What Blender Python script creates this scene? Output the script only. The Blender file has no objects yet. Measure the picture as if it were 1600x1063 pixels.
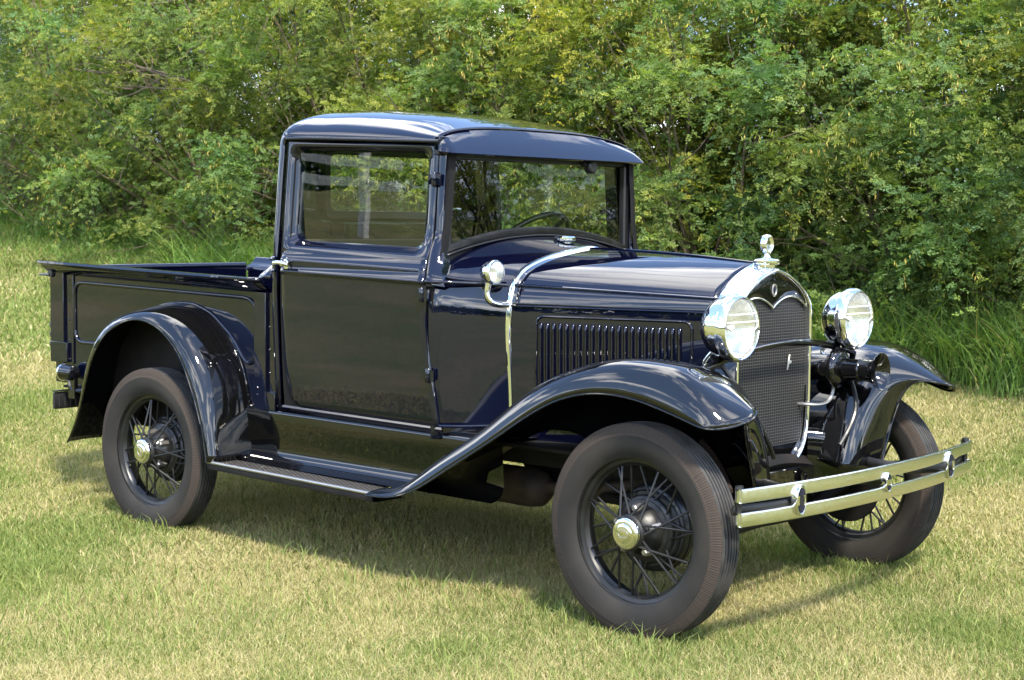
import bpy, math, random
import numpy as np
from mathutils import Vector, Matrix
sc = bpy.context.scene
COL = sc.collection
rad = math.radians
pi = math.pi

# ------------------------------------------------------------------ camera
cam_d = bpy.data.cameras.new("camera"); cam = bpy.data.objects.new("camera", cam_d); COL.objects.link(cam)
CAMP = Vector((3.1761, -4.9947, 1.3757)); yaw, pitch, roll = rad(131.2576), rad(-4.2947), rad(0.5773)
fw = Vector((math.cos(pitch)*math.cos(yaw), math.cos(pitch)*math.sin(yaw), math.sin(pitch)))
r0 = fw.cross(Vector((0, 0, 1))).normalized(); u0 = r0.cross(fw)
rv = math.cos(roll)*r0 + math.sin(roll)*u0; uv = -math.sin(roll)*r0 + math.cos(roll)*u0
M = Matrix((rv, uv, -fw)).transposed().to_4x4(); M.translation = CAMP
cam.matrix_world = M
cam_d.sensor_width = 36; cam_d.lens = 36*2530.5/1600
cam_d.clip_start = 0.05; cam_d.clip_end = 2000
cam_d.dof.use_dof = True; cam_d.dof.focus_distance = 5.6; cam_d.dof.aperture_fstop = 10
sc.camera = cam

# ------------------------------------------------------------------ sky, sun, exposure
CLOUD = (4.1, 3.2, 0.0)
SUN_EL, SUN_AZ = rad(53), rad(-33)          # azimuth of the sun seen from the truck, from +X towards +Y
w = bpy.data.worlds.new("World"); sc.world = w; w.use_nodes = True
nt = w.node_tree; nt.nodes.clear()
def N(nt, t, **k):
    n = nt.nodes.new(t)
    for a, b in k.items():
        if a == 'inp':
            for i, v in b.items(): n.inputs[i].default_value = v
        else: setattr(n, a, b)
    return n
def Lk(nt, a, b): nt.links.new(a, b)
out = N(nt, 'ShaderNodeOutputWorld'); bg = N(nt, 'ShaderNodeBackground'); Lk(nt, bg.outputs[0], out.inputs[0])
sky = N(nt, 'ShaderNodeTexSky', sky_type='NISHITA', sun_disc=False, sun_elevation=SUN_EL, sun_rotation=pi/2 - SUN_AZ,
        air_density=1.0, dust_density=0.6, ozone_density=1.5)
tc = N(nt, 'ShaderNodeTexCoord'); sep = N(nt, 'ShaderNodeSeparateXYZ'); Lk(nt, tc.outputs['Generated'], sep.inputs[0])
den = N(nt, 'ShaderNodeMath', operation='ADD', inp={1: 0.22}); Lk(nt, sep.outputs[2], den.inputs[0])
dx = N(nt, 'ShaderNodeMath', operation='DIVIDE'); Lk(nt, sep.outputs[0], dx.inputs[0]); Lk(nt, den.outputs[0], dx.inputs[1])
dy = N(nt, 'ShaderNodeMath', operation='DIVIDE'); Lk(nt, sep.outputs[1], dy.inputs[0]); Lk(nt, den.outputs[0], dy.inputs[1])
cmb = N(nt, 'ShaderNodeCombineXYZ'); Lk(nt, dx.outputs[0], cmb.inputs[0]); Lk(nt, dy.outputs[0], cmb.inputs[1])
nz = N(nt, 'ShaderNodeTexNoise', inp={'Scale': 1.5, 'Detail': 9.0, 'Roughness': 0.58, 'Distortion': 0.35}); ofs = N(nt, 'ShaderNodeVectorMath', operation='ADD'); ofs.inputs[1].default_value = CLOUD; Lk(nt, cmb.outputs[0], ofs.inputs[0]); Lk(nt, ofs.outputs[0], nz.inputs['Vector'])
rmp = N(nt, 'ShaderNodeValToRGB'); rmp.color_ramp.elements[0].position = 0.515; rmp.color_ramp.elements[1].position = 0.635; rmp.color_ramp.elements[0].color = (.0, .0, .0, 1)
Lk(nt, nz.outputs[0], rmp.inputs[0])
mixc = N(nt, 'ShaderNodeMix', data_type='RGBA'); mixc.inputs[7].default_value = (20.0, 19.8, 19.6, 1)
sky_boost = N(nt, 'ShaderNodeMix', data_type='RGBA'); sky_boost.inputs[0].default_value = 0.42; sky_boost.inputs[7].default_value = (2.7, 4.4, 8.4, 1)   # bright blue added over the sky to strengthen its reflections
Lk(nt, sky.outputs[0], sky_boost.inputs[6]); Lk(nt, rmp.outputs[0], mixc.inputs[0]); Lk(nt, sky_boost.outputs[2], mixc.inputs[6]); Lk(nt, mixc.outputs[2], bg.inputs[0])
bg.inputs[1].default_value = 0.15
sun_d = bpy.data.lights.new("sun", 'SUN'); sun_d.energy = 3.9; sun_d.angle = rad(6.0); sun_d.color = (1, 0.93, 0.80)
sun = bpy.data.objects.new("sun", sun_d); COL.objects.link(sun)
sdir = Vector((math.cos(SUN_EL)*math.cos(SUN_AZ), math.cos(SUN_EL)*math.sin(SUN_AZ), math.sin(SUN_EL)))
sun.rotation_euler = sdir.to_track_quat('Z', 'Y').to_euler(); sun.location = sdir*30
vs = sc.view_settings
vs.view_transform = 'Standard'; vs.look = 'None'; vs.exposure = 1.32; vs.gamma = 1.0
sc.cycles.max_bounces = 10; sc.cycles.transparent_max_bounces = 12; sc.cycles.glossy_bounces = 5
sc.cycles.caustics_reflective = False; sc.cycles.caustics_refractive = False
sc.cycles.use_denoising = True
sc.cycles.sample_clamp_indirect = 6

# ------------------------------------------------------------------ materials
def mat(name, base=(0.5, 0.5, 0.5), rough=0.5, metal=0.0, ior=1.5, coat=0.0, coat_rough=0.03, spec=0.5):
    m = bpy.data.materials.new(name); m.use_nodes = True
    b = m.node_tree.nodes['Principled BSDF']
    b.inputs['Base Color'].default_value = (*base, 1); b.inputs['Roughness'].default_value = rough
    b.inputs['Metallic'].default_value = metal; b.inputs['IOR'].default_value = ior
    b.inputs['Coat Weight'].default_value = coat; b.inputs['Coat IOR'].default_value = 1.62; b.inputs['Coat Roughness'].default_value = coat_rough
    b.inputs['Specular IOR Level'].default_value = spec
    return m, m.node_tree, b
def noise_bump(nt, b, scale, strength, dist=0.01, detail=3, coord='Object', sock='Normal'):
    t = N(nt, 'ShaderNodeTexCoord'); n = N(nt, 'ShaderNodeTexNoise', inp={'Scale': scale, 'Detail': detail})
    Lk(nt, t.outputs[coord], n.inputs['Vector'])
    bp = N(nt, 'ShaderNodeBump', inp={'Strength': strength, 'Distance': dist}); Lk(nt, n.outputs[0], bp.inputs['Height'])
    Lk(nt, bp.outputs[0], b.inputs[sock]); return n
def noise_color(nt, b, c1, c2, scale, detail=4, lo=0.35, hi=0.65, coord='Object', sock='Base Color'):
    t = N(nt, 'ShaderNodeTexCoord'); n = N(nt, 'ShaderNodeTexNoise', inp={'Scale': scale, 'Detail': detail})
    Lk(nt, t.outputs[coord], n.inputs['Vector'])
    r = N(nt, 'ShaderNodeValToRGB'); r.color_ramp.elements[0].position = lo; r.color_ramp.elements[1].position = hi
    if isinstance(c1, (int, float)): c1, c2 = (c1,)*3, (c2,)*3
    r.color_ramp.elements[0].color = (*c1, 1); r.color_ramp.elements[1].color = (*c2, 1)
    Lk(nt, n.outputs[0], r.inputs[0]); Lk(nt, r.outputs[0], b.inputs[sock]); return r
NAVY, t_, b_ = mat('navy_paint', (0.0014, 0.0019, 0.0085), 0.5, spec=0.0, coat=1.0, coat_rough=0.012); noise_bump(t_, b_, 9, 0.02, 0.02, 2, sock='Coat Normal'); noise_color(t_, b_, 0.003, 0.016, 14, sock='Coat Roughness')
BLACK, t_, b_ = mat('black_paint', (0.0025, 0.0025, 0.003), 0.5, spec=0.0, coat=1.0, coat_rough=0.012); noise_bump(t_, b_, 8, 0.02, 0.02, 2, sock='Coat Normal'); noise_color(t_, b_, 0.003, 0.018, 14, sock='Coat Roughness')
SATIN, t_, b_ = mat('satin_black', (0.008, 0.008, 0.008), 0.38); noise_color(t_, b_, 0.28, 0.5, 18, sock='Roughness')
UNDER, t_, b_ = mat('underside_black', (0.004, 0.004, 0.004), 0.7, spec=0.25); noise_color(t_, b_, (0.003, 0.003, 0.003), (0.010, 0.008, 0.007), 9)
CHROME, t_, b_ = mat('chrome', (0.82, 0.82, 0.80), 0.045, 1.0); noise_color(t_, b_, 0.03, 0.08, 25, sock='Roughness')
NICKEL, t_, b_ = mat('nickel_bumper', (0.80, 0.80, 0.74), 0.2, 1.0); noise_color(t_, b_, 0.17, 0.27, 30, 5, sock='Roughness'); noise_bump(t_, b_, 40, 0.05, 0.003, 4)
STEEL, t_, b_ = mat('dull_steel', (0.42, 0.40, 0.37), 0.35, 0.9)
RUST, t_, b_ = mat('rusty_steel', (0.05, 0.03, 0.02), 0.75); noise_color(t_, b_, (0.014, 0.010, 0.008), (0.05, 0.032, 0.022), 12)
CLOTH, t_, b_ = mat('dark_upholstery', (0.028, 0.024, 0.02), 0.85); noise_bump(t_, b_, 120, 0.3, 0.004)
LINING, t_, b_ = mat('dark_lining', (0.022, 0.021, 0.019), 0.8)
RUBBER_BLACK, t_, b_ = mat('hard_rubber', (0.012, 0.012, 0.012), 0.3)
BRASS, t_, b_ = mat('chain_steel', (0.10, 0.10, 0.11), 0.4, 0.8)
PLATE, t_, b_ = mat('plate_black', (0.015, 0.015, 0.016), 0.4)
WHITE, t_, b_ = mat('white_fence_paint', (0.78, 0.77, 0.74), 0.5); noise_color(t_, b_, (0.7, 0.69, 0.66), (0.82, 0.81, 0.78), 6)
REFLECTOR, t_, b_ = mat('silver_reflector', (0.95, 0.95, 0.93), 0.25, 1.0)
DULL, t_, b_ = mat('oval_enamel', (0.006, 0.008, 0.03), 0.15)
MOTH, t_, b_ = mat('moth_scales', (0.75, 0.71, 0.62), 0.9); noise_color(t_, b_, (0.6, 0.55, 0.45), (0.8, 0.77, 0.7), 60)

def angle_node(nt):                     # angle around the wheel axle, from object coordinates
    t = N(nt, 'ShaderNodeTexCoord'); s = N(nt, 'ShaderNodeSeparateXYZ'); Lk(nt, t.outputs['Object'], s.inputs[0])
    a = N(nt, 'ShaderNodeMath', operation='ARCTAN2'); Lk(nt, s.outputs[2], a.inputs[0]); Lk(nt, s.outputs[0], a.inputs[1])
    return a
RUBBER, t_, b_ = mat('dusty_rubber', (0.035, 0.031, 0.027), 0.72, spec=0.3); noise_color(t_, b_, (0.014, 0.013, 0.012), (0.030, 0.026, 0.022), 5, 6); noise_bump(t_, b_, 150, 0.08, 0.002)
SHOULDER, t_, b_ = mat('ribbed_rubber', (0.05, 0.04, 0.03), 0.8, spec=0.25)
a_ = angle_node(t_); m1 = N(t_, 'ShaderNodeMath', operation='MULTIPLY', inp={1: 260.0}); Lk(t_, a_.outputs[0], m1.inputs[0])
s1 = N(t_, 'ShaderNodeMath', operation='SINE'); Lk(t_, m1.outputs[0], s1.inputs[0])
cv = N(t_, 'ShaderNodeCombineXYZ'); m2 = N(t_, 'ShaderNodeMath', operation='MULTIPLY', inp={1: 75.0}); Lk(t_, a_.outputs[0], m2.inputs[0]); Lk(t_, m2.outputs[0], cv.inputs[0])
n2 = N(t_, 'ShaderNodeTexNoise', inp={'Scale': 1.3, 'Detail': 4.0}); Lk(t_, cv.outputs[0], n2.inputs['Vector'])
ad = N(t_, 'ShaderNodeMath', operation='MULTIPLY_ADD', inp={1: 0.05, 2: 0.0}); Lk(t_, s1.outputs[0], ad.inputs[0]); Lk(t_, n2.outputs[0], ad.inputs[2])
r_ = N(t_, 'ShaderNodeValToRGB'); r_.color_ramp.elements[0].position = 0.3; r_.color_ramp.elements[1].position = 0.75
r_.color_ramp.elements[0].color = (0.022, 0.018, 0.015, 1); r_.color_ramp.elements[1].color = (0.070, 0.053, 0.042, 1)
Lk(t_, ad.outputs[0], r_.inputs[0]); Lk(t_, r_.outputs[0], b_.inputs['Base Color'])
bp_ = N(t_, 'ShaderNodeBump', inp={'Strength': 0.25, 'Distance': 0.0015}); Lk(t_, s1.outputs[0], bp_.inputs['Height']); Lk(t_, bp_.outputs[0], b_.inputs['Normal'])
TREAD, t_, b_ = mat('tread_rubber', (0.045, 0.044, 0.044), 0.7, spec=0.35); noise_color(t_, b_, (0.022, 0.022, 0.022), (0.05, 0.048, 0.046), 20, 5)

def two_sided_fresnel(nt, ior):
    g = N(nt, 'ShaderNodeNewGeometry'); m = N(nt, 'ShaderNodeMapRange', inp={1: 0.0, 2: 1.0, 3: ior, 4: 1/ior}); Lk(nt, g.outputs['Backfacing'], m.inputs[0])
    f = N(nt, 'ShaderNodeFresnel'); Lk(nt, m.outputs[0], f.inputs[0]); return f
GLASS = bpy.data.materials.new('window_glass'); GLASS.use_nodes = True; t_ = GLASS.node_tree; t_.nodes.clear()
o_ = N(t_, 'ShaderNodeOutputMaterial'); mx = N(t_, 'ShaderNodeMixShader'); tr = N(t_, 'ShaderNodeBsdfTransparent'); tr.inputs[0].default_value = (0.86, 0.9, 0.86, 1)
gl = N(t_, 'ShaderNodeBsdfGlossy'); gl.inputs['Roughness'].default_value = 0.0; gl.inputs[0].default_value = (1, 1, 1, 1)
fr = two_sided_fresnel(t_, 1.7)
Lk(t_, fr.outputs[0], mx.inputs[0]); Lk(t_, tr.outputs[0], mx.inputs[1]); Lk(t_, gl.outputs[0], mx.inputs[2]); Lk(t_, mx.outputs[0], o_.inputs[0])
tx = N(t_, 'ShaderNodeTexCoord'); nn = N(t_, 'ShaderNodeTexNoise', inp={'Scale': 2.2, 'Detail': 1.0}); Lk(t_, tx.outputs['Object'], nn.inputs['Vector'])
bb = N(t_, 'ShaderNodeBump', inp={'Strength': 0.05, 'Distance': 0.03}); Lk(t_, nn.outputs[0], bb.inputs['Height']); Lk(t_, bb.outputs[0], gl.inputs['Normal'])

LENS = bpy.data.materials.new('fluted_lens'); LENS.use_nodes = True; t_ = LENS.node_tree; t_.nodes.clear()
o_ = N(t_, 'ShaderNodeOutputMaterial'); mx = N(t_, 'ShaderNodeMixShader'); tr = N(t_, 'ShaderNodeBsdfTransparent'); tr.inputs[0].default_value = (0.93, 0.94, 0.9, 1)
tl = N(t_, 'ShaderNodeBsdfTranslucent'); tl.inputs[0].default_value = (0.9, 0.9, 0.86, 1)
df = N(t_, 'ShaderNodeBsdfDiffuse'); df.inputs[0].default_value = (0.85, 0.85, 0.80, 1)
m0 = N(t_, 'ShaderNodeMixShader', inp={0: 0.5}); Lk(t_, tl.outputs[0], m0.inputs[1]); Lk(t_, df.outputs[0], m0.inputs[2])
gl = N(t_, 'ShaderNodeBsdfGlossy'); gl.inputs['Roughness'].default_value = 0.05
tx = N(t_, 'ShaderNodeTexCoord'); sp = N(t_, 'ShaderNodeSeparateXYZ'); Lk(t_, tx.outputs['Object'], sp.inputs[0])
mm = N(t_, 'ShaderNodeMath', operation='MULTIPLY', inp={1: 2*pi/0.0085}); Lk(t_, sp.outputs[1], mm.inputs[0])
ss = N(t_, 'ShaderNodeMath', operation='SINE'); Lk(t_, mm.outputs[0], ss.inputs[0])
fl = N(t_, 'ShaderNodeMapRange', inp={1: -1.0, 2: 1.0, 3: 0.03, 4: 0.26}); Lk(t_, ss.outputs[0], fl.inputs[0])
m3 = N(t_, 'ShaderNodeMixShader'); Lk(t_, fl.outputs[0], m3.inputs[0]); Lk(t_, tr.outputs[0], m3.inputs[1]); Lk(t_, m0.outputs[0], m3.inputs[2])
bb = N(t_, 'ShaderNodeBump', inp={'Strength': 0.6, 'Distance': 0.003}); Lk(t_, ss.outputs[0], bb.inputs['Height']); Lk(t_, bb.outputs[0], gl.inputs['Normal'])
fr = two_sided_fresnel(t_, 1.5)
Lk(t_, fr.outputs[0], mx.inputs[0]); Lk(t_, m3.outputs[0], mx.inputs[1]); Lk(t_, gl.outputs[0], mx.inputs[2]); Lk(t_, mx.outputs[0], o_.inputs[0])
RIBGLASS, t_, b_ = mat('glass_rib', (0.85, 0.85, 0.8), 0.15)

# radiator stone guard: woven wire over a dark core
GRILLE, t_, b_ = mat('radiator_mesh', (0.01, 0.01, 0.01), 0.5)
tx = N(t_, 'ShaderNodeTexCoord'); sp = N(t_, 'ShaderNodeSeparateXYZ'); Lk(t_, tx.outputs['Object'], sp.inputs[0])
def wires(axis, pitch, lo):
    m = N(t_, 'ShaderNodeMath', operation='MULTIPLY', inp={1: 2*pi/pitch}); Lk(t_, sp.outputs[axis], m.inputs[0])
    s = N(t_, 'ShaderNodeMath', operation='SINE'); Lk(t_, m.outputs[0], s.inputs[0])
    r = N(t_, 'ShaderNodeMapRange', inp={1: lo, 2: 1.0, 3: 0.0, 4: 1.0}); Lk(t_, s.outputs[0], r.inputs[0]); return r
wy, wz = wires(1, 0.0145, 0.62), wires(2, 0.0105, 0.6)
mxx = N(t_, 'ShaderNodeMath', operation='MAXIMUM'); Lk(t_, wy.outputs[0], mxx.inputs[0]); Lk(t_, wz.outputs[0], mxx.inputs[1])
cr = N(t_, 'ShaderNodeValToRGB'); cr.color_ramp.elements[0].color = (0.006, 0.006, 0.007, 1); cr.color_ramp.elements[1].color = (0.10, 0.097, 0.094, 1)
Lk(t_, mxx.outputs[0], cr.inputs[0]); Lk(t_, cr.outputs[0], b_.inputs['Base Color'])
b_.inputs['Metallic'].default_value = 0.35; bb = N(t_, 'ShaderNodeBump', inp={'Strength': 1.0, 'Distance': 0.003}); Lk(t_, mxx.outputs[0], bb.inputs['Height']); Lk(t_, bb.outputs[0], b_.inputs['Normal'])
# running board mat: diamond tread
MATT, t_, b_ = mat('running_board_mat', (0.022, 0.021, 0.021), 0.42)
tx = N(t_, 'ShaderNodeTexCoord'); sp = N(t_, 'ShaderNodeSeparateXYZ'); Lk(t_, tx.outputs['Object'], sp.inputs[0])
def diag(sg):
    m = N(t_, 'ShaderNodeMath', operation='MULTIPLY_ADD', inp={1: sg*0.55}); Lk(t_, sp.outputs[0], m.inputs[0]); Lk(t_, sp.outputs[1], m.inputs[2])
    k = N(t_, 'ShaderNodeMath', operation='MULTIPLY', inp={1: 2*pi/0.019}); Lk(t_, m.outputs[0], k.inputs[0])
    s = N(t_, 'ShaderNodeMath', operation='SINE'); Lk(t_, k.outputs[0], s.inputs[0]); return s
d1, d2 = diag(1), diag(-1)
mxx = N(t_, 'ShaderNodeMath', operation='MAXIMUM'); Lk(t_, d1.outputs[0], mxx.inputs[0]); Lk(t_, d2.outputs[0], mxx.inputs[1])
bb = N(t_, 'ShaderNodeBump', inp={'Strength': 1.0, 'Distance': 0.006}); Lk(t_, mxx.outputs[0], bb.inputs['Height']); Lk(t_, bb.outputs[0], b_.inputs['Normal'])
cr = N(t_, 'ShaderNodeValToRGB'); cr.color_ramp.elements[0].color = (0.006, 0.006, 0.006, 1); cr.color_ramp.elements[1].color = (0.10, 0.088, 0.075, 1); cr.color_ramp.elements[0].position = 0.55; cr.color_ramp.elements[1].position = 0.97
Lk(t_, mxx.outputs[0], cr.inputs[0]); Lk(t_, cr.outputs[0], b_.inputs['Base Color'])

def leafmat(name, trans, rough=0.5, gain=1.0):
    m = bpy.data.materials.new(name); m.use_nodes = True; t = m.node_tree; b = t.nodes['Principled BSDF']
    at = N(t, 'ShaderNodeAttribute', attribute_name='tint'); Lk(t, at.outputs['Color'], b.inputs['Base Color'])
    b.inputs['Roughness'].default_value = rough; b.inputs['Specular IOR Level'].default_value = 0.15
    tl = N(t, 'ShaderNodeBsdfTranslucent'); hs = N(t, 'ShaderNodeMix', data_type='RGBA', blend_type='MULTIPLY'); hs.inputs[0].default_value = 1
    hs.inputs[7].default_value = (1.25, 1.35, 0.6, 1); Lk(t, at.outputs['Color'], hs.inputs[6]); Lk(t, hs.outputs[2], tl.inputs[0])
    mx = N(t, 'ShaderNodeMixShader', inp={0: trans}); o = t.nodes['Material Output']
    Lk(t, b.outputs[0], mx.inputs[1]); Lk(t, tl.outputs[0], mx.inputs[2]); Lk(t, mx.outputs[0], o.inputs[0])
    return m
LEAF = leafmat('shrub_leaf', 0.45); POD = leafmat('seed_pod_skin', 0.2); GRASS = leafmat('grass_blade', 0.32, 0.6)
BARK, t_, b_ = mat('shrub_bark', (0.10, 0.075, 0.05), 0.85); noise_color(t_, b_, (0.06, 0.045, 0.03), (0.17, 0.13, 0.09), 14)
LAWN, t_, b_ = mat('lawn_soil', (0.13, 0.12, 0.045), 0.95, spec=0.1)
tx = N(t_, 'ShaderNodeTexCoord'); na = N(t_, 'ShaderNodeTexNoise', inp={'Scale': 0.7, 'Detail': 6.0, 'Roughness': 0.65}); Lk(t_, tx.outputs['Object'], na.inputs['Vector'])
nb = N(t_, 'ShaderNodeTexNoise', inp={'Scale': 60.0, 'Detail': 5.0, 'Roughness': 0.7}); Lk(t_, tx.outputs['Object'], nb.inputs['Vector'])
ra = N(t_, 'ShaderNodeValToRGB'); ra.color_ramp.elements[0].position = 0.38; ra.color_ramp.elements[1].position = 0.62
ra.color_ramp.elements[0].color = (0.17, 0.20, 0.06, 1); ra.color_ramp.elements[1].color = (0.28, 0.25, 0.11, 1); Lk(t_, na.outputs[0], ra.inputs[0])
rb = N(t_, 'ShaderNodeValToRGB'); rb.color_ramp.elements[0].position = 0.3; rb.color_ramp.elements[1].position = 0.7; rb.color_ramp.elements[0].color = (0.5, 0.5, 0.48, 1); rb.color_ramp.elements[1].color = (1.1, 1.1, 1.1, 1); Lk(t_, nb.outputs[0], rb.inputs[0])
ml = N(t_, 'ShaderNodeMix', data_type='RGBA', blend_type='MULTIPLY'); ml.inputs[0].default_value = 1; Lk(t_, ra.outputs[0], ml.inputs[6]); Lk(t_, rb.outputs[0], ml.inputs[7]); Lk(t_, ml.outputs[2], b_.inputs['Base Color'])
bb = N(t_, 'ShaderNodeBump', inp={'Strength': 0.8, 'Distance': 0.02}); Lk(t_, nb.outputs[0], bb.inputs['Height']); Lk(t_, bb.outputs[0], b_.inputs['Normal'])

# ------------------------------------------------------------------ mesh helpers
def cspline(P, m, t=None, tt=None):
    """natural cubic spline through the points P (n, ...), sampled at m points"""
    P = np.asarray(P, float); n = len(P)
    if t is None:
        d = np.linalg.norm(np.diff(P.reshape(n, -1), axis=0), axis=1); t = np.concatenate([[0], np.cumsum(np.maximum(d, 1e-6))])
    if tt is None: tt = np.linspace(t[0], t[-1], m)
    if n == 2:
        f = ((tt - t[0])/(t[1]-t[0])).reshape(-1, *([1]*(P.ndim-1))); return P[0]*(1-f)+P[1]*f
    h = np.diff(t); A = np.zeros((n, n)); R = np.zeros_like(P); A[0, 0] = A[-1, -1] = 1
    sh = (-1,)+(1,)*(P.ndim-1)
    dP = np.diff(P, axis=0)/h.reshape(sh)
    for i in range(1, n-1):
        A[i, i-1] = h[i-1]; A[i, i] = 2*(h[i-1]+h[i]); A[i, i+1] = h[i]; R[i] = 6*(dP[i]-dP[i-1])
    Mm = np.linalg.solve(A, R.reshape(n, -1)).reshape(P.shape)
    k = np.clip(np.searchsorted(t, tt, side='right')-1, 0, n-2)
    a = ((t[k+1]-tt)/h[k]).reshape(sh); b = ((tt-t[k])/h[k]).reshape(sh); hk = h[k].reshape(sh)
    return a*P[k]+b*P[k+1]+((a**3-a)*Mm[k]+(b**3-b)*Mm[k+1])*hk**2/6
def surf(rows, nu, nv):
    rows = np.asarray(rows, float)
    d = np.linalg.norm(np.diff(rows, axis=0), axis=2).mean(1); t = np.concatenate([[0], np.cumsum(np.maximum(d, 1e-5))])
    A = cspline(rows, nu, t)
    B = A.transpose(1, 0, 2); d = np.linalg.norm(np.diff(rows, axis=1), axis=2).mean(0); t = np.concatenate([[0], np.cumsum(np.maximum(d, 1e-5))])
    return cspline(B, nv, t).transpose(1, 0, 2)
class MB:
    def __init__(s): s.v = []; s.f = []; s.m = []
    def add(s, verts, faces, mi=0):
        o = len(s.v); s.v += [tuple(map(float, p)) for p in verts]; s.f += [tuple(i+o for i in f) for f in faces]; s.m += [mi]*len(faces); return s
    def grid(s, G, mi=0, flip=False, cu=False, cv=False, skip=None):
        G = np.asarray(G); a, b = G.shape[:2]; F = []
        for i in range(a if cu else a-1):
            for j in range(b if cv else b-1):
                if skip and skip(i, j): continue
                q = (i*b+j, i*b+(j+1) % b, ((i+1) % a)*b+(j+1) % b, ((i+1) % a)*b+j)
                F.append(q[::-1] if flip else q)
        return s.add(G.reshape(-1, 3), F, mi)
    def box(s, c, d, mi=0, rot=None, taper=None):
        P = [Vector((x*d[0]/2, y*d[1]/2, z*d[2]/2)) for x in (-1, 1) for y in (-1, 1) for z in (-1, 1)]
        if rot: P = [rot @ p for p in P]
        return s.add([p+Vector(c) for p in P], [(0, 1, 3, 2), (4, 6, 7, 5), (0, 4, 5, 1), (2, 3, 7, 6), (0, 2, 6, 4), (1, 5, 7, 3)], mi)
    def tube(s, pts, r, n=10, mi=0, m=None, sx=1.0, cap=True, up=None):
        P = np.asarray(pts, float)
        if m: P = cspline(P, m)
        rr = np.full(len(P), r) if np.isscalar(r) else np.interp(np.linspace(0, 1, len(P)), np.linspace(0, 1, len(r)), r)
        T = np.gradient(P, axis=0); T /= np.linalg.norm(T, axis=1)[:, None]+1e-12
        u = Vector(up) if up else (Vector((0, 0, 1)) if abs(T[0][2]) < 0.9 else Vector((0, 1, 0)))
        G = []
        for p, t, q in zip(P, T, rr):
            t = Vector(t); a = (u - t*u.dot(t)).normalized(); b = t.cross(a)
            if not up: u = a
            G.append([Vector(p)+(a*math.cos(k*2*pi/n)+b*sx*math.sin(k*2*pi/n))*float(q) for k in range(n)])
        o = len(s.v); s.grid(np.array(G), mi, cv=True, flip=True)
        if cap: s.f += [tuple(range(o, o+n)), tuple(range(o+(len(P)-1)*n, o+len(P)*n))[::-1]]; s.m += [mi, mi]
        return s
    def lathe(s, prof, c=(0, 0, 0), axis='x', n=32, mi=0, closed=False, mis=None):
        """prof = [(along, radius)]"""
        G = []
        for a, r in prof:
            row = []
            for k in range(n):
                q = 2*pi*k/n; x, y = r*math.cos(q), r*math.sin(q)
                row.append({'x': (a, x, y), 'y': (x, a, y), 'z': (x, y, a)}[axis])
            G.append(row)
        G = np.array(G)+np.array(c)
        k0 = len(s.f); s.grid(G, mi, cv=True, cu=closed, flip=(axis == 'y'))
        if mis:
            for i in range(len(prof) if closed else len(prof)-1):
                for j in range(n): s.m[k0+i*n+j] = mis[i]
        return s
    def loops(s, Ls, mi=0, cap0=False, cap1=False, flip=False):
        o = len(s.v); n = len(Ls[0]); s.grid(np.array(Ls), mi, cv=True, flip=flip)
        if cap0: s.f.append(tuple(range(o, o+n))[::-1] if not flip else tuple(range(o, o+n))); s.m.append(mi)
        if cap1: s.f.append(tuple(range(o+(len(Ls)-1)*n, o+len(Ls)*n))); s.m.append(mi)
        return s
    def xf(s, fn): s.v = [tuple(fn(*p)) for p in s.v]; return s
    def mirror(s):
        k = MB(); k.v = [(x, -y, z) for x, y, z in s.v]; k.f = [f[::-1] for f in s.f]; k.m = list(s.m); return k
    def plus(s, o): s.add(o.v, o.f); s.m[-len(o.m):] = o.m; return s
    def mesh(s, name, mats, ang=38):
        me = bpy.data.meshes.new(name); me.from_pydata(s.v, [], s.f)
        for m in (mats if isinstance(mats, (list, tuple)) else [mats]): me.materials.append(m)
        me.polygons.foreach_set('material_index', s.m); me.polygons.foreach_set('use_smooth', [True]*len(s.f))
        me.set_sharp_from_angle(angle=rad(ang)); me.update(); return me
def fixn(me):
    import bmesh
    b = bmesh.new(); b.from_mesh(me); bmesh.ops.recalc_face_normals(b, faces=b.faces); b.to_mesh(me); b.free()
def obj(name, mb, mats, parent=None, ang=38, thick=None, bevel=None, loc=None, off=0.0, recalc=True):
    me = mb.mesh(name, mats, ang) if isinstance(mb, MB) else mb
    if recalc and isinstance(mb, MB): fixn(me)
    o = bpy.data.objects.new(name, me); COL.objects.link(o)
    if parent: o.parent = parent
    if loc: o.location = loc
    if thick: md = o.modifiers.new('thick', 'SOLIDIFY'); md.thickness = thick; md.offset = off
    if bevel: md = o.modifiers.new('bevel', 'BEVEL'); md.width = bevel; md.segments = 2; md.limit_method = 'ANGLE'; md.angle_limit = rad(40)
    return o
def tag(o, label=None, cat=None, group=None, kind=None):
    for k, v in (('label', label), ('category', cat), ('group', group), ('kind', kind)):
        if v: o[k] = v
    return o
def thing(name, label, cat, loc=(0, 0, 0), group=None):
    o = bpy.data.objects.new(name, None); COL.objects.link(o); o.location = loc; return tag(o, label, cat, group)
def rr(a0, a1, b0, b1, r, n=6, m=8):
    """rounded rectangle loop in a plane (a, b): 4*(n+m) points"""
    P = []
    for (ca, cb, q0, sa, sb, ea, eb) in ((a1-r, b0+r, -pi/2, a0+r, b0, a1-r, b0), (a1-r, b1-r, 0, a1, b0+r, a1, b1-r), (a0+r, b1-r, pi/2, a1-r, b1, a0+r, b1), (a0+r, b0+r, pi, a0, b1-r, a0, b0+r)):
        for k in range(m): P.append((sa+(ea-sa)*k/m, sb+(eb-sb)*k/m))
        for k in range(n): q = q0+pi/2*k/n; P.append((ca+r*math.cos(q), cb+r*math.sin(q)))
    return P
def rake(x, y, z): return (x, y, z*(1-0.0196*(x+1.4)))
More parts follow.
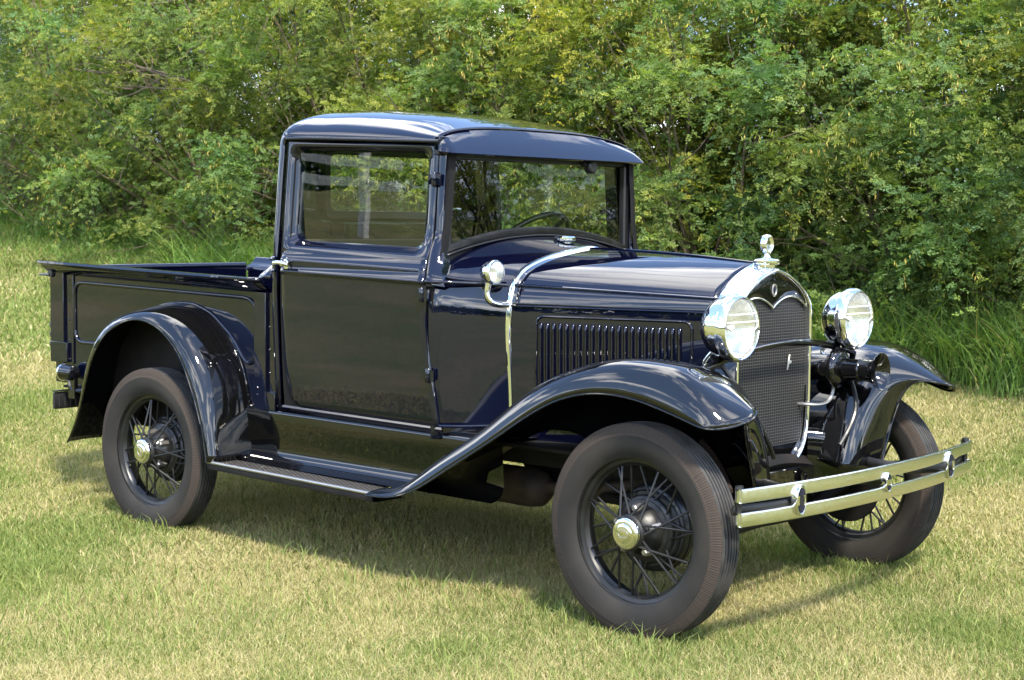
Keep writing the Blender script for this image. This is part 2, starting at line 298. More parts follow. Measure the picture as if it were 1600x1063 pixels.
# ------------------------------------------------------------------ ground shape
def sp_(t, k=1.6): return np.log1p(np.exp(np.clip(k*t, -40, 40)))/k
def ground(x, y):
    x = np.asarray(x, float); y = np.asarray(y, float)
    a = 0.125*sp_(y-1.35); a = np.minimum(a, 0.9+0.02*a)
    b = 0.132*sp_(-x-3.9); b = 3.6*(1-np.exp(-b/3.6))
    return a+b-0.0+0.010*np.sin(1.7*x+0.5*y)*np.cos(1.3*y-0.4*x)-0.012
# ------------------------------------------------------------------ THE TRUCK
truck = thing('pickup_truck', 'shiny navy blue vintage pickup truck with black fenders and wire wheels parked on lawn', 'pickup truck')
def part(name, mb, mats, parent=truck, **k): return obj(name, mb, mats, parent, **k)

# ---- cab
ZS = [0.50, 0.60, 0.75, 1.00, 1.15, 1.25, 1.45, 1.66, 1.72]; YS = [0.636, 0.643, 0.655, 0.664, 0.667, 0.657, 0.640, 0.622, 0.616]
def ys(z): return np.interp(z, ZS, YS)
def tap(x, z): return 0.052*float(np.interp(z, [1.15, 1.30], [0, 1]))*min(1, max(0, (x+1.86)/0.80))**1.2      # the cab narrows towards the windscreen above the belt
def side(x, z, off=0.0): return (x, -(float(ys(z))+off-tap(x, z)), z)
rows = [  # centre x, z ; side x, z ; exponent p, q
 ((-1.078, 1.740), (-1.052, 1.672), 3.0, 2.0), ((-1.15, 1.759), (-1.15, 1.675), 2.9, 2.0), ((-1.3, 1.789), (-1.3, 1.677), 2.8, 2.0),
 ((-1.5, 1.807), (-1.5, 1.678), 2.8, 2.0), ((-1.68, 1.814), (-1.66, 1.679), 2.8, 2.0), ((-1.83, 1.811), (-1.78, 1.679), 2.9, 2.0),
 ((-1.93, 1.793), (-1.85, 1.679), 3.4, 2.1), ((-1.978, 1.754), (-1.885, 1.676), 4.2, 2.2), ((-1.992, 1.70), (-1.900, 1.66), 6.0, 2.4), ((-1.994, 1.635), (-1.903, 1.632), 8, 2.5),
 ((-1.994, 1.50), (-1.905, 1.50), 8, 2.5), ((-1.994, 1.372), (-1.905, 1.372), 8, 2.5), ((-1.994, 1.19), (-1.905, 1.19), 8, 2.5), ((-1.994, 0.95), (-1.905, 0.95), 8, 2.5), ((-1.994, 0.58), (-1.905, 0.58), 8, 2.5)]
um = 0.335/0.64
th = np.concatenate([np.linspace(-pi/2, -math.asin(um), 17), np.linspace(-math.asin(um), math.asin(um), 13)[1:-1], np.linspace(math.asin(um), pi/2, 17)])
us = np.sin(th)
R_ = []
for (xc, zc), (xs, zs), p, q in rows:
    W = float(ys(zs))-0.022*min(1, max(0, (xs+1.86)/0.80)); k = (1-np.abs(us)**p)**(1/q)
    R_.append(np.stack([xs+(xc-xs)*k, us*W, zs+(zc-zs)*k], 1))
R_ = np.array(R_)
dd = np.linalg.norm(np.diff(R_, axis=0), axis=2).mean(1); tt = np.concatenate([[0], np.cumsum(dd)])
ts = np.concatenate([np.linspace(tt[i], tt[i+1], n+1)[:-1] for i, n in enumerate([3, 4, 5, 5, 5, 4, 3, 3, 3, 4, 4, 4, 4, 3])]+[[tt[-1]]])
G = cspline(R_, None, tt, ts)
i9 = int(np.argmin(abs(ts-tt[9]))); i11 = int(np.argmin(abs(ts-tt[11]))); i7 = int(np.argmin(abs(ts-tt[7])))
roof = MB().grid(G[:i7+1]).xf(rake); part('roof', roof, [NAVY, LINING], thick=0.004, off=-1)
bk = MB().grid(G[i7:], skip=lambda i, j: i9-i7 <= i < i11-i7 and 16 <= j < 28).xf(rake)
cab_back = part('cab_back', bk, NAVY, thick=0.012, off=-1)
# rear window: frame and pane
fr0 = [(-1.992, a, b) for a, b in rr(-0.352, 0.352, 1.355, 1.652, 0.03)]; fr1 = [(-1.997, a, b) for a, b in rr(-0.343, 0.343, 1.364, 1.643, 0.03)]
fr2 = [(-1.985, a, b) for a, b in rr(-0.322, 0.322, 1.385, 1.622, 0.03)]; fr3 = [(-1.955, a, b) for a, b in rr(-0.322, 0.322, 1.385, 1.622, 0.03)]; fr4 = [(-1.950, a, b) for a, b in rr(-0.352, 0.352, 1.355, 1.652, 0.03)]
rw = part('rear_window', MB().loops([fr0, fr1, fr2, fr3, fr4]).xf(rake), SATIN)
part('pane', MB().add([(-1.97, a, b) for a, b in rr(-0.323, 0.323, 1.384, 1.623, 0.03)], [tuple(range(56))]).xf(rake), GLASS, rw)

# ---- doors (passenger side, mirrored for the driver side)
XR, XF = -1.868, -1.053
def door_front(z): return float(np.interp(z, [0.59, 0.71, 0.85, 1.0, 1.13, 1.19, 1.222, 1.7], [-0.998, -1.012, -1.038, -1.052, -1.055, -1.064, -1.073, -1.073]))
def door_rear(z): return float(np.interp(z, [0.59, 0.62, 0.66, 0.72, 0.80, 0.95, 1.7], [-1.795, -1.815, -1.835, -1.852, -1.862, XR, XR]))
BE = [(1.142, 0.0055, 0.008), (1.19, 0.006, 0.013)]
def bead_off(z):
    o = sum(h*math.exp(-((z-c)/wd)**2) for c, h, wd in BE)
    return o+0.003*(1/(1+math.exp(-(z-1.142)/0.003)) - 1/(1+math.exp(-(z-1.196)/0.004)))
zrow = np.concatenate([[0.597, 0.600, 0.606, 0.615], np.linspace(0.63, 1.10, 12), np.linspace(1.112, 1.222, 34)])
def door_skin():
    P = []
    for z in zrow:
        xr, xf = door_rear(z), door_front(z)
        xs_ = np.concatenate([[xr, xr+0.002, xr+0.006], np.linspace(xr+0.03, xf-0.03, 22), [xf-0.006, xf-0.002, xf]])
        row = []
        for i, x in enumerate(xs_):
            e = min(i, len(xs_)-1-i); o = bead_off(z)-(0.010, 0.003, 0.0)[min(e, 2)]
            if z < 0.61: o -= (0.61-z)*0.8
            row.append(side(x, z, 0.006+o))
        P.append(row)
    return MB().grid(np.array(P))
def door_window():
    XW = -1.075
    spec = [(XR, XW+0.002, 1.222, 1.660, 0.004, 0.004), (XR+0.004, XW-.002, 1.223, 1.656, 0.01, 0.0065), (-1.854, XW-.020, 1.238, 1.650, 0.045, 0.006), (-1.848, XW-.040, 1.246, 1.643, 0.042, 0.001),
            (-1.838, XW-.056, 1.256, 1.635, 0.038, -0.014), (-1.832, XW-.066, 1.262, 1.630, 0.035, -0.022), (-1.826, XW-.074, 1.268, 1.626, 0.032, -0.030), (-1.826, XW-.074, 1.268, 1.626, 0.032, -0.055), (-1.85, XW-.015, 1.23, 1.65, 0.032, -0.058)]
    return MB().loops([[side(x, z, off) for x, z in rr(x0, x1, z0, z1, r)] for x0, x1, z0, z1, r, off in spec])
def glass_pane(): return MB().add([(x, -0.604+0.052*min(1, max(0, (x+1.86)/0.80))**1.2, z) for x, z in rr(-1.83, -1.142, 1.262, 1.630, 0.034)], [tuple(range(56))])
def lining(): return MB().add([side(x, z, -0.058) for x, z in ((-1.85, 0.61), (-1.06, 0.61), (-1.06, 1.26), (-1.85, 1.26))], [(0, 1, 2, 3)]).box((-1.46, -0.588, 1.252), (0.76, 0.03, 0.016))
def knuckle(z):
    XF = door_front(z); m = MB(); y = -(float(ys(z))+0.016-tap(XF, z))
    m.lathe([(-0.027, 0.0), (-0.027, 0.008), (-0.022, 0.011), (-0.003, 0.011), (-0.002, 0.010), (0.002, 0.010), (0.003, 0.011), (0.022, 0.011), (0.027, 0.008), (0.027, 0)], (XF-0.004, y, z), 'z', 14)
    m.box((XF-0.02, y+0.004, z), (0.03, 0.012, 0.038)); m.box((XF+0.012, y+0.004, z), (0.03, 0.012, 0.042)); return m
def handle():
    m = MB(); y = -0.692
    m.lathe([(0, 0.0), (0, 0.011), (-0.006, 0.016), (-0.008, 0.011), (-0.022, 0.010), (-0.030, 0.012), (-0.034, 0.0)], (-1.832, -0.672, 1.176), 'y', 18)
    m.tube([(-1.888, -0.700, 1.170), (-1.875, -0.704, 1.174), (-1.85, -0.706, 1.178), (-1.82, -0.706, 1.177), (-1.79, -0.703, 1.173)], [0.004, 0.0095, 0.0085, 0.0085, 0.008, 0.0035], 12, m=24)
    return m
def escutcheon(): return MB().lathe([(0, 0.024), (-0.004, 0.022), (-0.006, 0.0)], (0, 0, 0), 'y', 24).xf(lambda x, y, z: (x*0.62-1.832, y-0.672, z*1.15+1.172))
for sgn in (1, -1):
    fm = (lambda m: m) if sgn == 1 else (lambda m: m.mirror())
    door = part('door', fm(door_skin().xf(rake)), NAVY)
    wf = part('window_frame', fm(door_window().xf(rake)), NAVY, door)
    part('window_pane', fm(glass_pane().xf(rake)), GLASS, door)
    part('door_lining', fm(lining().xf(rake)), CLOTH, door)
    for z in (0.792, 1.095, 1.528): part('hinge', fm(knuckle(z).xf(rake)), NAVY, door)
    if sgn == 1:
        part('door_handle', handle().xf(rake), CHROME, door); part('escutcheon', escutcheon().xf(rake), CHROME, door)
# jamb behind the seams, sill and roof rail
for s in (1, -1):
    jamb = MB()
    for x0, x1, z0, z1 in ((XR-0.02, XR+0.03, 0.58, 1.67), (XF-0.05, XF+0.03, 0.58, 1.67), (XR, XF, 0.575, 0.625), (XR, XF, 1.64, 1.672)):
        P = np.array([[(x, -s*(float(ys(z))-0.008-d-tap(x, z)), z) for z in np.linspace(z0, z1, 12)] for d, x in ((0.03, x0), (0.0, x0), (0.0, x1), (0.03, x1))])
        jamb.grid(P, flip=s < 0)
    part('door_jamb', jamb.xf(rake), UNDER)
for s in (1, -1): part('sill', MB().grid(np.array([[(x, -s*y, z) for x in np.linspace(-1.93, -0.99, 6)] for y, z in ((0.60, 0.600), (0.636, 0.596), (0.640, 0.588), (0.632, 0.570), (0.60, 0.552))]), flip=s < 0).xf(rake), NAVY)
for s in (1, -1): part('drip_moulding', MB().tube([(-1.045, -s*0.606, 1.672), (-1.3, -s*0.614, 1.674), (-1.6, -s*0.624, 1.676), (-1.80, -s*0.629, 1.676), (-1.90, -s*0.622, 1.674)], 0.0075, 10, m=24).xf(rake), NAVY)
for z, r in ((1.142, 0.006), (1.19, 0.010)):
    ptsq = []
    for u in np.linspace(-1, 1, 61):
        uu = math.sin(u*pi/2); k = (1-abs(uu)**8)**(1/2.5); ptsq.append((-1.905-0.089*k-0.002*k, uu*float(ys(z))*1.003, z))
    part('belt_moulding', MB().tube(ptsq, r, 8).xf(rake), NAVY)

for s in (1, -1): part('roof_rail', MB().grid(np.array([[(x, -s*(yy if k else float(ys(1.66))-tap(x, 1.66)-.02), z) for k, (yy, z) in enumerate(((0, 1.655), (float(ys(1.672))-.006-.022*min(1, max(0, (x+1.86)/0.80)), 1.668)))] for x in np.linspace(-1.87, -1.04, 12)])).xf(rake), NAVY)
# ---- visor and windscreen header
V = []
top_edge = cspline(np.array([rake(*p) for p in G[0]]), 121); low_u = cspline(us[:, None], None, np.arange(45.), np.interp(np.linspace(0, 1, 121), np.concatenate([[0], np.cumsum(np.linalg.norm(np.diff(G[0], axis=0), axis=1))])/np.linalg.norm(np.diff(G[0], axis=0), axis=1).sum(), np.arange(45.)))[:, 0]
for T, u in zip(top_edge, low_u):
    a = abs(u); e = max(0, (a-0.90)/0.10)**2.2; T = T+np.array([-0.002, 0, -0.0055])
    L = np.array([-0.984-0.044*e, 0.627*np.sign(u)*min(1, a*1.0+0.02*(1-e)*(a > .5)), 1.617+0.006*e])
    mid = T*.5+L*.5+np.array([.004, .004*np.sign(u)*e, .004]); q1 = T*.22+L*.78+np.array([.003, .002*np.sign(u)*e, .002]); q3 = T*.8+L*.2+np.array([.002, 0, .002])
    V.append([T+np.array([-.02, 0, -.004]), T, q3, mid, q1, L, L+np.array([-.006, -.004*np.sign(u)*e, -.006]), np.array([-1.035, L[1]*.95, 1.614]), np.array([-1.075, L[1]*.94, 1.612])])
visor = part('visor', MB().grid(np.array(V)), NAVY, thick=0.003, off=-1, ang=50)
hd = MB().box((-1.064, 0, 1.645), (0.03, 1.20, 0.07)); part('windscreen_header', hd, NAVY, bevel=0.004)
# ---- A pillars
for s in (1, -1):
    def sec(z):
        y0 = float(ys(z))-tap(-1.05, z); t = np.clip((z-1.2)/0.45, 0, 1); b = max(0, 1-(z-1.14)/0.13)**2 if z < 1.27 else 0
        sh = -0.020*float(np.interp(z, [1.16, 1.24], [0, 1])); xo, yi = -1.000-0.024*t+0.03*b-sh*0, 0.566+0.002*t
        return [(-1.050+sh, -(y0+0.002), z), (-1.034+sh, -(y0+0.002), z), (-1.018+sh, -(y0-0.003), z), (xo-0.010+sh*.6, -max(y0-0.018, yi+.003), z), (xo-0.012+sh*.5, -max(y0-0.026, yi+.002), z), (xo-0.024+sh*.4, -(yi+0.001), z), (-1.040, -yi, z), (-1.085, -yi, z), (-1.095, -(yi+.004), z)]
    m = MB().loops([sec(z) for z in np.linspace(1.12, 1.668, 22)])
    part('pillar', (m if s == 1 else m.mirror()), NAVY, ang=50)
# ---- windscreen
def ws(yh, ztop, zb, zc, x, r=0.02, n=14):
    P = []
    zbot = lambda y: zb+(zc-zb)*(1-(abs(y)/yh)**2.0)
    for k in range(25): y = -yh+2*yh*k/24; P.append((x, y, zbot(y)))
    for k in range(n): P.append((x, yh, zb+(ztop-zb)*(k+1)/(n+1)))
    for k in range(25): P.append((x, yh-2*yh*k/24, ztop))
    for k in range(n): P.append((x, -yh, ztop+(zb-ztop)*(k+1)/(n+1)))
    return P
wsf = part('windscreen_frame', MB().loops([ws(0.566, 1.622, 1.240, 1.312, -1.070), ws(0.566, 1.622, 1.240, 1.312, -1.046), ws(0.560, 1.618, 1.246, 1.318, -1.042), ws(0.540, 1.600, 1.266, 1.338, -1.042), ws(0.534, 1.596, 1.272, 1.344, -1.048), ws(0.534, 1.596, 1.272, 1.344, -1.070)]), SATIN)
g_ = ws(0.536, 1.598, 1.270, 1.342, -1.058); part('windscreen_glass', MB().add(g_, [tuple(range(len(g_)))]), GLASS)
hg = ws(0.566, 1.3, 1.20, 1.31, -1.05)
base = MB().grid(np.array([[(x, y, 1.236-0.03*(x < -1.05)+0.074*(1-(abs(y)/0.566)**2)) for y in np.linspace(-0.58, 0.58, 31)] for x in (-1.09, -1.068, -1.044, -1.030)]))
part('windscreen_sill', base, SATIN, thick=0.006)
part('wiper_motor', MB().lathe([(0, 0), (0.0, 0.022), (0.006, 0.028), (0.03, 0.028), (0.036, 0.022), (0.036, 0)], (-1.038, 0.271, 1.590), 'x', 22).tube([(-1.03, 0.23, 1.60), (-1.025, 0.30, 1.603)], 0.012, 10), SATIN)
for y in (-0.50, 0.43):
    part('windscreen_latch', MB().tube([(-1.075, y-0.012, 1.405), (-1.078, y+0.01, 1.410), (-1.085, y+0.05, 1.408)], [0.011, 0.006, 0.008], 10, m=10), CHROME)

# ---- cowl
A = [(0, 1.262), (.077, 1.253), (.16, 1.242), (.25, 1.226), (.326, 1.206), (.40, 1.174), (.444, 1.130), (.466, 1.05), (.470, .998), (.462, .854), (.450, .70), (.446, .545)]
B = [(0, 1.305), (.12, 1.302), (.26, 1.289), (.40, 1.262), (.50, 1.232), (.575, 1.196), (.632, 1.148), (.658, 1.08), (.662, 1.0), (.656, .85), (.648, .70), (.641, .545)]
def full(S, x): return [(x, -y, z) for y, z in S[::-1]]+[(x, y, z) for y, z in S[1:]]
A_, B_ = np.array(A), np.array(B)
cow = [full(B_*(1-f)+A_*f, x) for x, f in ((-1.046, 0.0), (-1.035, 0.006), (-0.99, 0.16), (-0.935, 0.41), (-0.87, 0.71), (-0.83, 0.895), (-0.800, 1.03))]
cowl = part('cowl', MB().grid(surf(cow, 36, 90)), NAVY, thick=0.004, off=-1, ang=60)
for s in (1, -1):
    part('cowl_moulding', MB().tube([(-1.052, -s*0.667, 1.138), (-1.03, -s*0.666, 1.1375), (-0.99, -s*0.648, 1.137), (-0.935, -s*0.586, 1.134), (-0.87, -s*0.508, 1.130), (-0.825, -s*0.458, 1.126)], 0.008, 10, m=30), NAVY)
    part('cowl_moulding', MB().tube([(-1.035, -s*0.575, 1.222), (-1.036, -s*0.600, 1.195), (-1.010, -s*0.617, 1.163), (-0.965, -s*0.590, 1.148), (-0.90, -s*0.535, 1.142), (-0.83, -s*0.463, 1.140)], [0.007, 0.008, 0.008, 0.007, 0.006, 0.004], 10, m=34), NAVY)
part('cowl_bottom_bead', MB().tube([(-1.0, -0.645, 0.598), (-0.95, -0.61, 0.598), (-0.87, -0.51, 0.598), (-0.80, -0.445, 0.598)], 0.006, 8, m=20), NAVY)
part('fuel_cap', MB().lathe([(-0.02, 0.030), (0.0, 0.030), (0.004, 0.042), (0.008, 0.044), (0.018, 0.044), (0.024, 0.038), (0.027, 0.0)], (-0.93, 0, 1.283), 'z', 28), CHROME)
# chrome band where cowl and bonnet meet
cb = cspline(np.array([(y, z) for y, z in A[::-1]]+[(-y, z) for y, z in A[1:]]), 90)
nb_ = np.gradient(cb, axis=0); nb_ = np.stack([-nb_[:, 1], nb_[:, 0]], 1); nb_ /= np.linalg.norm(nb_, axis=1)[:, None]
nb_ *= np.sign((nb_*(cb-np.array([0, 0.9]))).sum(1))[:, None]
BG = [[(x, c[0]+n[0]*h, c[1]+n[1]*h) for c, n in zip(cb, nb_)] for x, h in ((-0.826, -0.002), (-0.825, 0.004), (-0.821, 0.0085), (-0.812, 0.010), (-0.803, 0.0085), (-0.799, 0.004), (-0.798, -0.002))]
part('bonnet_band', MB().grid(np.array(BG)), CHROME)

# ---- bonnet
Cn = [(0, 1.223), (.04, 1.213), (.09, 1.196), (.14, 1.173), (.18, 1.149), (.214, 1.124), (.236, 1.098), (.2445, 1.05), (.247, .998), (.247, .854), (.245, .70), (.24, .545)]
def hood_rows(i0, i1, n=5):
    rws = []
    for f in np.linspace(0, 1, n):
        S = A_*(1-f)+np.array(Cn)*f; S = S.copy()
        S[:, 1] += 0.006*math.sin(pi*f)*(np.arange(len(S)) < 5); x = -0.80+0.77*f
        rws.append([(x, y, z) for y, z in S[i0:i1+1]])
    return np.array(rws)
top = MB()
for s in (1, -1):
    t = MB().grid(surf(hood_rows(0, 7), 24, 44)); top.plus(t.mirror() if s == 1 else t)
bonnet = part('bonnet', top, NAVY, thick=0.003, off=-1, ang=60)
for s in (1, -1):
    part('bonnet_crease', MB().tube([(-0.797, -s*0.447, 1.1285), (-0.03, -s*0.2375, 1.100)], 0.0055, 8), NAVY, bonnet)
    part('bonnet_hinge', MB().tube([(-0.797, -s*0.4675, 1.0515), (-0.03, -s*0.246, 1.0505)], 0.0045, 8), NAVY, bonnet)
bd = MB().tube([(-0.797, 0, 1.2625), (-0.4, 0, 1.2505), (-0.03, 0, 1.2235)], 0.004, 8, m=12)
part('bonnet_hinge', bd, NAVY, bonnet)
SP0, SP1 = np.array((-0.797, -0.4662)), np.array((-0.03, -0.2465))
def hs(x, z, off=0.0):                   # a point on the bonnet side plane
    f = (x-SP0[0])/(SP1[0]-SP0[0]); bul = float(np.interp(z, [0.585, 0.70, 0.854, 0.998, 1.05], [-0.013, -0.007, 0.0, 0.002, 0.0]))
    n = np.array((SP1[1]-SP0[1], -(SP1[0]-SP0[0]))); n /= np.linalg.norm(n)
    p = SP0*(1-f)+SP1*f+n*(off+bul); return (p[0], p[1], z)
side_m = MB().grid(np.array([[hs(x, z) for z in np.linspace(0.545, 1.046, 14)] for x in np.linspace(-0.797, -0.03, 20)]))
# embossed louvre panel border
lp = rr(-0.70, -0.118, 0.60, 1.016, 0.03, 8, 16)
pr = [hs(x, z, 0.001) for x, z in lp]; side_m.tube(pr+[pr[0]], 0.0055, 8, cap=False)
for k in range(22):
    xk = -0.682+k*(0.682-0.163)/21
    rw_ = []
    for z in np.concatenate([np.linspace(0.66, 0.955, 10), [0.968, 0.978, 0.985, 0.990, 0.993]]):
        t = 1 if z < 0.966 else math.sqrt(max(0, 1-((z-0.966)/0.028)**2)); hh = 0.0155*t; ww = 0.0085
        rw_.append([hs(xk+dx_*ww, z, -0.001+hh*hf) for dx_, hf in ((-1.05, 0.0), (-0.9, 0.18), (-0.55, 0.62), (0.0, 0.95), (0.45, 1.0), (0.8, 0.78), (0.95, 0.3), (1.0, 0.0))])
    side_m.grid(np.array(rw_))
part('bonnet_side', side_m, NAVY, ang=45)
part('bonnet_side', MB().grid(np.array([[hs(x, z) for z in np.linspace(0.545, 1.046, 6)] for x in (-0.797, -0.4, -0.03)])).mirror(), NAVY)

# ---- radiator shell and grille
F_ = [(0, 1.207), (.045, 1.197), (.09, 1.183), (.14, 1.160), (.185, 1.132), (.219, 1.103), (.238, 1.076), (.2475, 1.03), (.249, .95), (.249, .80), (.247, .68), (.236, .59), (.205, .525), (.15, .483), (.075, .462), (0, .457)]
Cs = [(0, 1.226), (.042, 1.216), (.09, 1.199), (.14, 1.176), (.182, 1.150), (.216, 1.124), (.2385, 1.097), (.247, 1.048), (.250, .95), (.250, .80), (.249, .68), (.240, .60), (.21, .535), (.15, .495), (.075, .475), (0, .470)]
def half(S, x): return [(x, y, z) for y, z in S]+[(x, -y, z) for y, z in S[-2:0:-1]]
def inset(S, d):
    P = np.array(S); c = np.array([0.0, 0.85]); T = np.gradient(np.array([(y, z) for y, z in S]), axis=0); n = np.stack([T[:, 1], -T[:, 0]], 1); n /= np.linalg.norm(n, axis=1)[:, None]
    n[0] = (0, -1); n[-1] = (0, 1); q = P+n*d
    q[0, 0] = q[-1, 0] = 0; return [tuple(v) for v in q]
def dens(L, m=120):
    P = np.array(L+[L[0]]); d = np.concatenate([[0], np.cumsum(np.linalg.norm(np.diff(P, axis=0), axis=1))])
    Q = cspline(P, None, d, np.linspace(0, d[-1], m+1))[:-1]; return [tuple(q) for q in Q]
fi = lambda d: inset(F_, d)
shell = MB().loops([dens(half(Cs, -0.034)), dens(half(Cs, -0.030)), dens(half([((a[0]+b[0])/2, (a[1]+b[1])/2) for a, b in zip(Cs, F_)], 0.012)), dens(half(F_, 0.050)), dens(half(fi(0.0015), 0.056)), dens(half(fi(0.005), 0.060)), dens(half(fi(0.010), 0.060)), dens(half(fi(0.0135), 0.056)), dens(half(fi(0.015), 0.050)), dens(half(fi(0.016), 0.030))])
shl = part('radiator_shell', shell, CHROME, ang=50)
gi = fi(0.015)
scal = [(y, 1.098-0.0) for y in ()]
def scallop(y): a = abs(y); return 1.062+0.040*math.sin(pi*min(1, max(0, (a-0.0)/0.225)))**0.8*(1 if a > 0 else 0) - 0.0
ysq = np.linspace(-0.2335, 0.2335, 61)
def topz(y): q = np.array([p for p in gi[:9]]); return float(np.interp(abs(y), q[:, 0], q[:, 1])) if abs(y) < 0.2325 else 1.05
def botz(y): q = np.array([p for p in gi[9:]])[::-1]; return float(np.interp(abs(y), q[:, 0], q[:, 1]))
gm = MB().grid(np.array([[(0.034, y, botz(y)+(max(scallop(y), botz(y)+0.01)-botz(y))*k/6) for k in range(7)] for y in ysq])); part('grille', gm, GRILLE, shl)
pz = MB().grid(np.array([[(0.040+0.004*math.sin(pi*k/4), y, scallop(y)+(max(topz(y), scallop(y))-scallop(y))*k/4) for k in range(5)] for y in ysq])); part('grille_panel', pz, BLACK, shl)
lpz = MB().grid(np.array([[(0.040+.002*k, y, botz(y)+(max(.562, botz(y)+.002)-botz(y))*k/3) for k in range(4)] for y in ysq])); part('lower_panel', lpz, BLACK, shl)
part('scallop_bead', MB().tube([(0.042, y, scallop(y)) for y in ysq[1:-1]], 0.0042, 8), NICKEL, shl)
em = MB().lathe([(0.0, 0.026), (0.004, 0.024), (0.004, 0.018), (0.001, 0.016)], (0, 0, 0), 'x', 26).xf(lambda x, y, z: (x+0.046, y*0.62, z*0.92+1.128))
part('emblem', em, STEEL, shl)
part('emblem_field', MB().lathe([(0.001, 0.017), (0.002, 0.0)], (0, 0, 0), 'x', 20).xf(lambda x, y, z: (x+0.046, y*0.62, z*0.92+1.128)), DULL, shl)
cap = MB().lathe([(-0.02, 0.030), (0.002, 0.030), (0.004, 0.038), (0.014, 0.039), (0.017, 0.047), (0.021, 0.049), (0.028, 0.049), (0.032, 0.045), (0.036, 0.030), (0.040, 0.014), (0.046, 0.011), (0.052, 0.010), (0.056, 0.0)], (0.012, 0, 1.205), 'z', 30)
rc = part('radiator_cap', cap, CHROME, shl)
mt = MB().lathe([(-0.013, 0), (-0.013, 0.026), (-0.011, 0.031), (-0.004, 0.033), (0.004, 0.033), (0.011, 0.031), (0.013, 0.026), (0.010, 0.022), (0.009, 0.0)], (0, 0, 0), 'x', 28).xf(lambda x, y, z: (x+0.012, y*0.92, z*1.08+1.292))
tgm = part('temperature_gauge', mt, CHROME, rc)

# ---- headlights
def headlight(y):
    c = (0, y, 1.0135)
    bowl = MB().lathe([(0.022, 0), (0.024, 0.018), (0.031, 0.042), (0.045, 0.067), (0.063, 0.087), (0.085, 0.100), (0.108, 0.107), (0.128, 0.1095), (0.133, 0.112)], c, 'x', 48)
    h = part('headlight', bowl, CHROME)
    rim = MB().lathe([(0.128, 0.108), (0.130, 0.1145), (0.137, 0.117), (0.148, 0.1165), (0.160, 0.114), (0.168, 0.110), (0.172, 0.105), (0.170, 0.1025), (0.160, 0.1025)], c, 'x', 48); part('rim', rim, CHROME, h)
    lens = MB().lathe([(0.160, 0.104), (0.168, 0.1025), (0.174, 0.085), (0.178, 0.06), (0.180, 0.03), (0.1805, 0.0)], (0, 0, 0), 'x', 48); part('lens', lens, LENS, h, loc=c)
    refl = MB().lathe([(0.158, 0.101), (0.140, 0.090), (0.124, 0.070), (0.112, 0.045), (0.106, 0.022), (0.104, 0.0)], c, 'x', 40); part('reflector', refl, REFLECTOR, h, recalc=True)
    part('bulb', MB().lathe([(0.104, 0.007), (0.120, 0.007), (0.124, 0.011), (0.134, 0.011), (0.142, 0.0)], c, 'x', 16), RIBGLASS, h)
    rb = MB()
    for z, hw in ((0.048, 0.082), (0.022, 0.094)): rb.tube([(0.1805-0.9*(yy*yy+z*z), y+yy, 1.0135+z) for yy in np.linspace(-hw, hw, 15)], 0.0026, 8)
    rb.tube([(0.1815-0.9*(yy*yy+0.0004), y+yy, 1.0135-0.020+0.026*(yy/0.09)**2) for yy in np.linspace(-0.092, 0.092, 21)], 0.0026, 8)
    part('lens_rib', rb, RIBGLASS, h)
    part('headlight_post', MB().tube([(0.075, y, 0.915), (0.08, y, 0.898), (0.085, y, 0.886)], [0.030, 0.020, 0.017], 14, m=8).lathe([(0, 0.0), (0.0, 0.016), (-0.014, 0.016), (-0.018, 0.0)], (0.085, y, 0.888), 'z', 6), SATIN, h)
    s = -1 if y < 0 else 1
    part('conduit', MB().tube([(.088, y-.006*s, .884), (.055, y-.006*s, .874), (.028, y-.004*s, .872), (.018, y-.002*s, .882), (.026, y, .900), (.050, y, .926)], 0.0075, 10, m=26, up=(0, 1, 0)), NICKEL, h)
headlight(-0.394); headlight(0.394)
part('headlight_bar', MB().tube([(0.075, -0.56, 0.85), (0.09, -0.50, 0.876), (0.10, -0.42, 0.896), (0.10, -0.33, 0.912), (0.10, -0.20, 0.930), (0.10, 0, 0.939), (0.10, 0.20, 0.930), (0.10, 0.33, 0.912), (0.10, 0.42, 0.896), (0.09, 0.50, 0.876), (0.075, 0.56, 0.85)], 0.0125, 12, m=60), BLACK)
# ---- horn
hc = (0, 0.325, 0.830)
horn = part('horn', MB().lathe([(-0.005, 0), (0.0, 0.040), (0.01, 0.050), (0.10, 0.052), (0.108, 0.050)], hc, 'x', 28), BLACK)
part('horn_collar', MB().lathe([(0.105, 0.05), (0.107, 0.068), (0.113, 0.073), (0.128, 0.074), (0.140, 0.070), (0.147, 0.060), (0.150, 0.045)], hc, 'x', 32), BLACK, horn)
part('horn_trumpet', MB().lathe([(0.148, 0.046), (0.15, 0.040), (0.215, 0.040), (0.22, 0.043), (0.226, 0.043), (0.23, 0.040), (0.255, 0.041), (0.272, 0.045), (0.287, 0.053), (0.297, 0.062), (0.302, 0.069), (0.305, 0.070), (0.304, 0.068), (0.294, 0.058), (0.272, 0.040), (0.25, 0.030), (0.19, 0.022), (0.19, 0.0)], hc, 'x', 36), BLACK, horn)
part('horn_bracket', MB().tube([(0.12, 0.325, 0.90), (0.105, 0.36, 0.905), (0.10, 0.40, 0.90)], 0.010, 8, m=8), SATIN, horn)
part('horn_wire', MB().tube([(0.11, 0.325, 0.76), (0.11, 0.30, 0.715), (0.10, 0.26, 0.70), (0.08, 0.22, 0.70), (0.02, 0.20, 0.70)], 0.0065, 8, m=20), STEEL, horn)
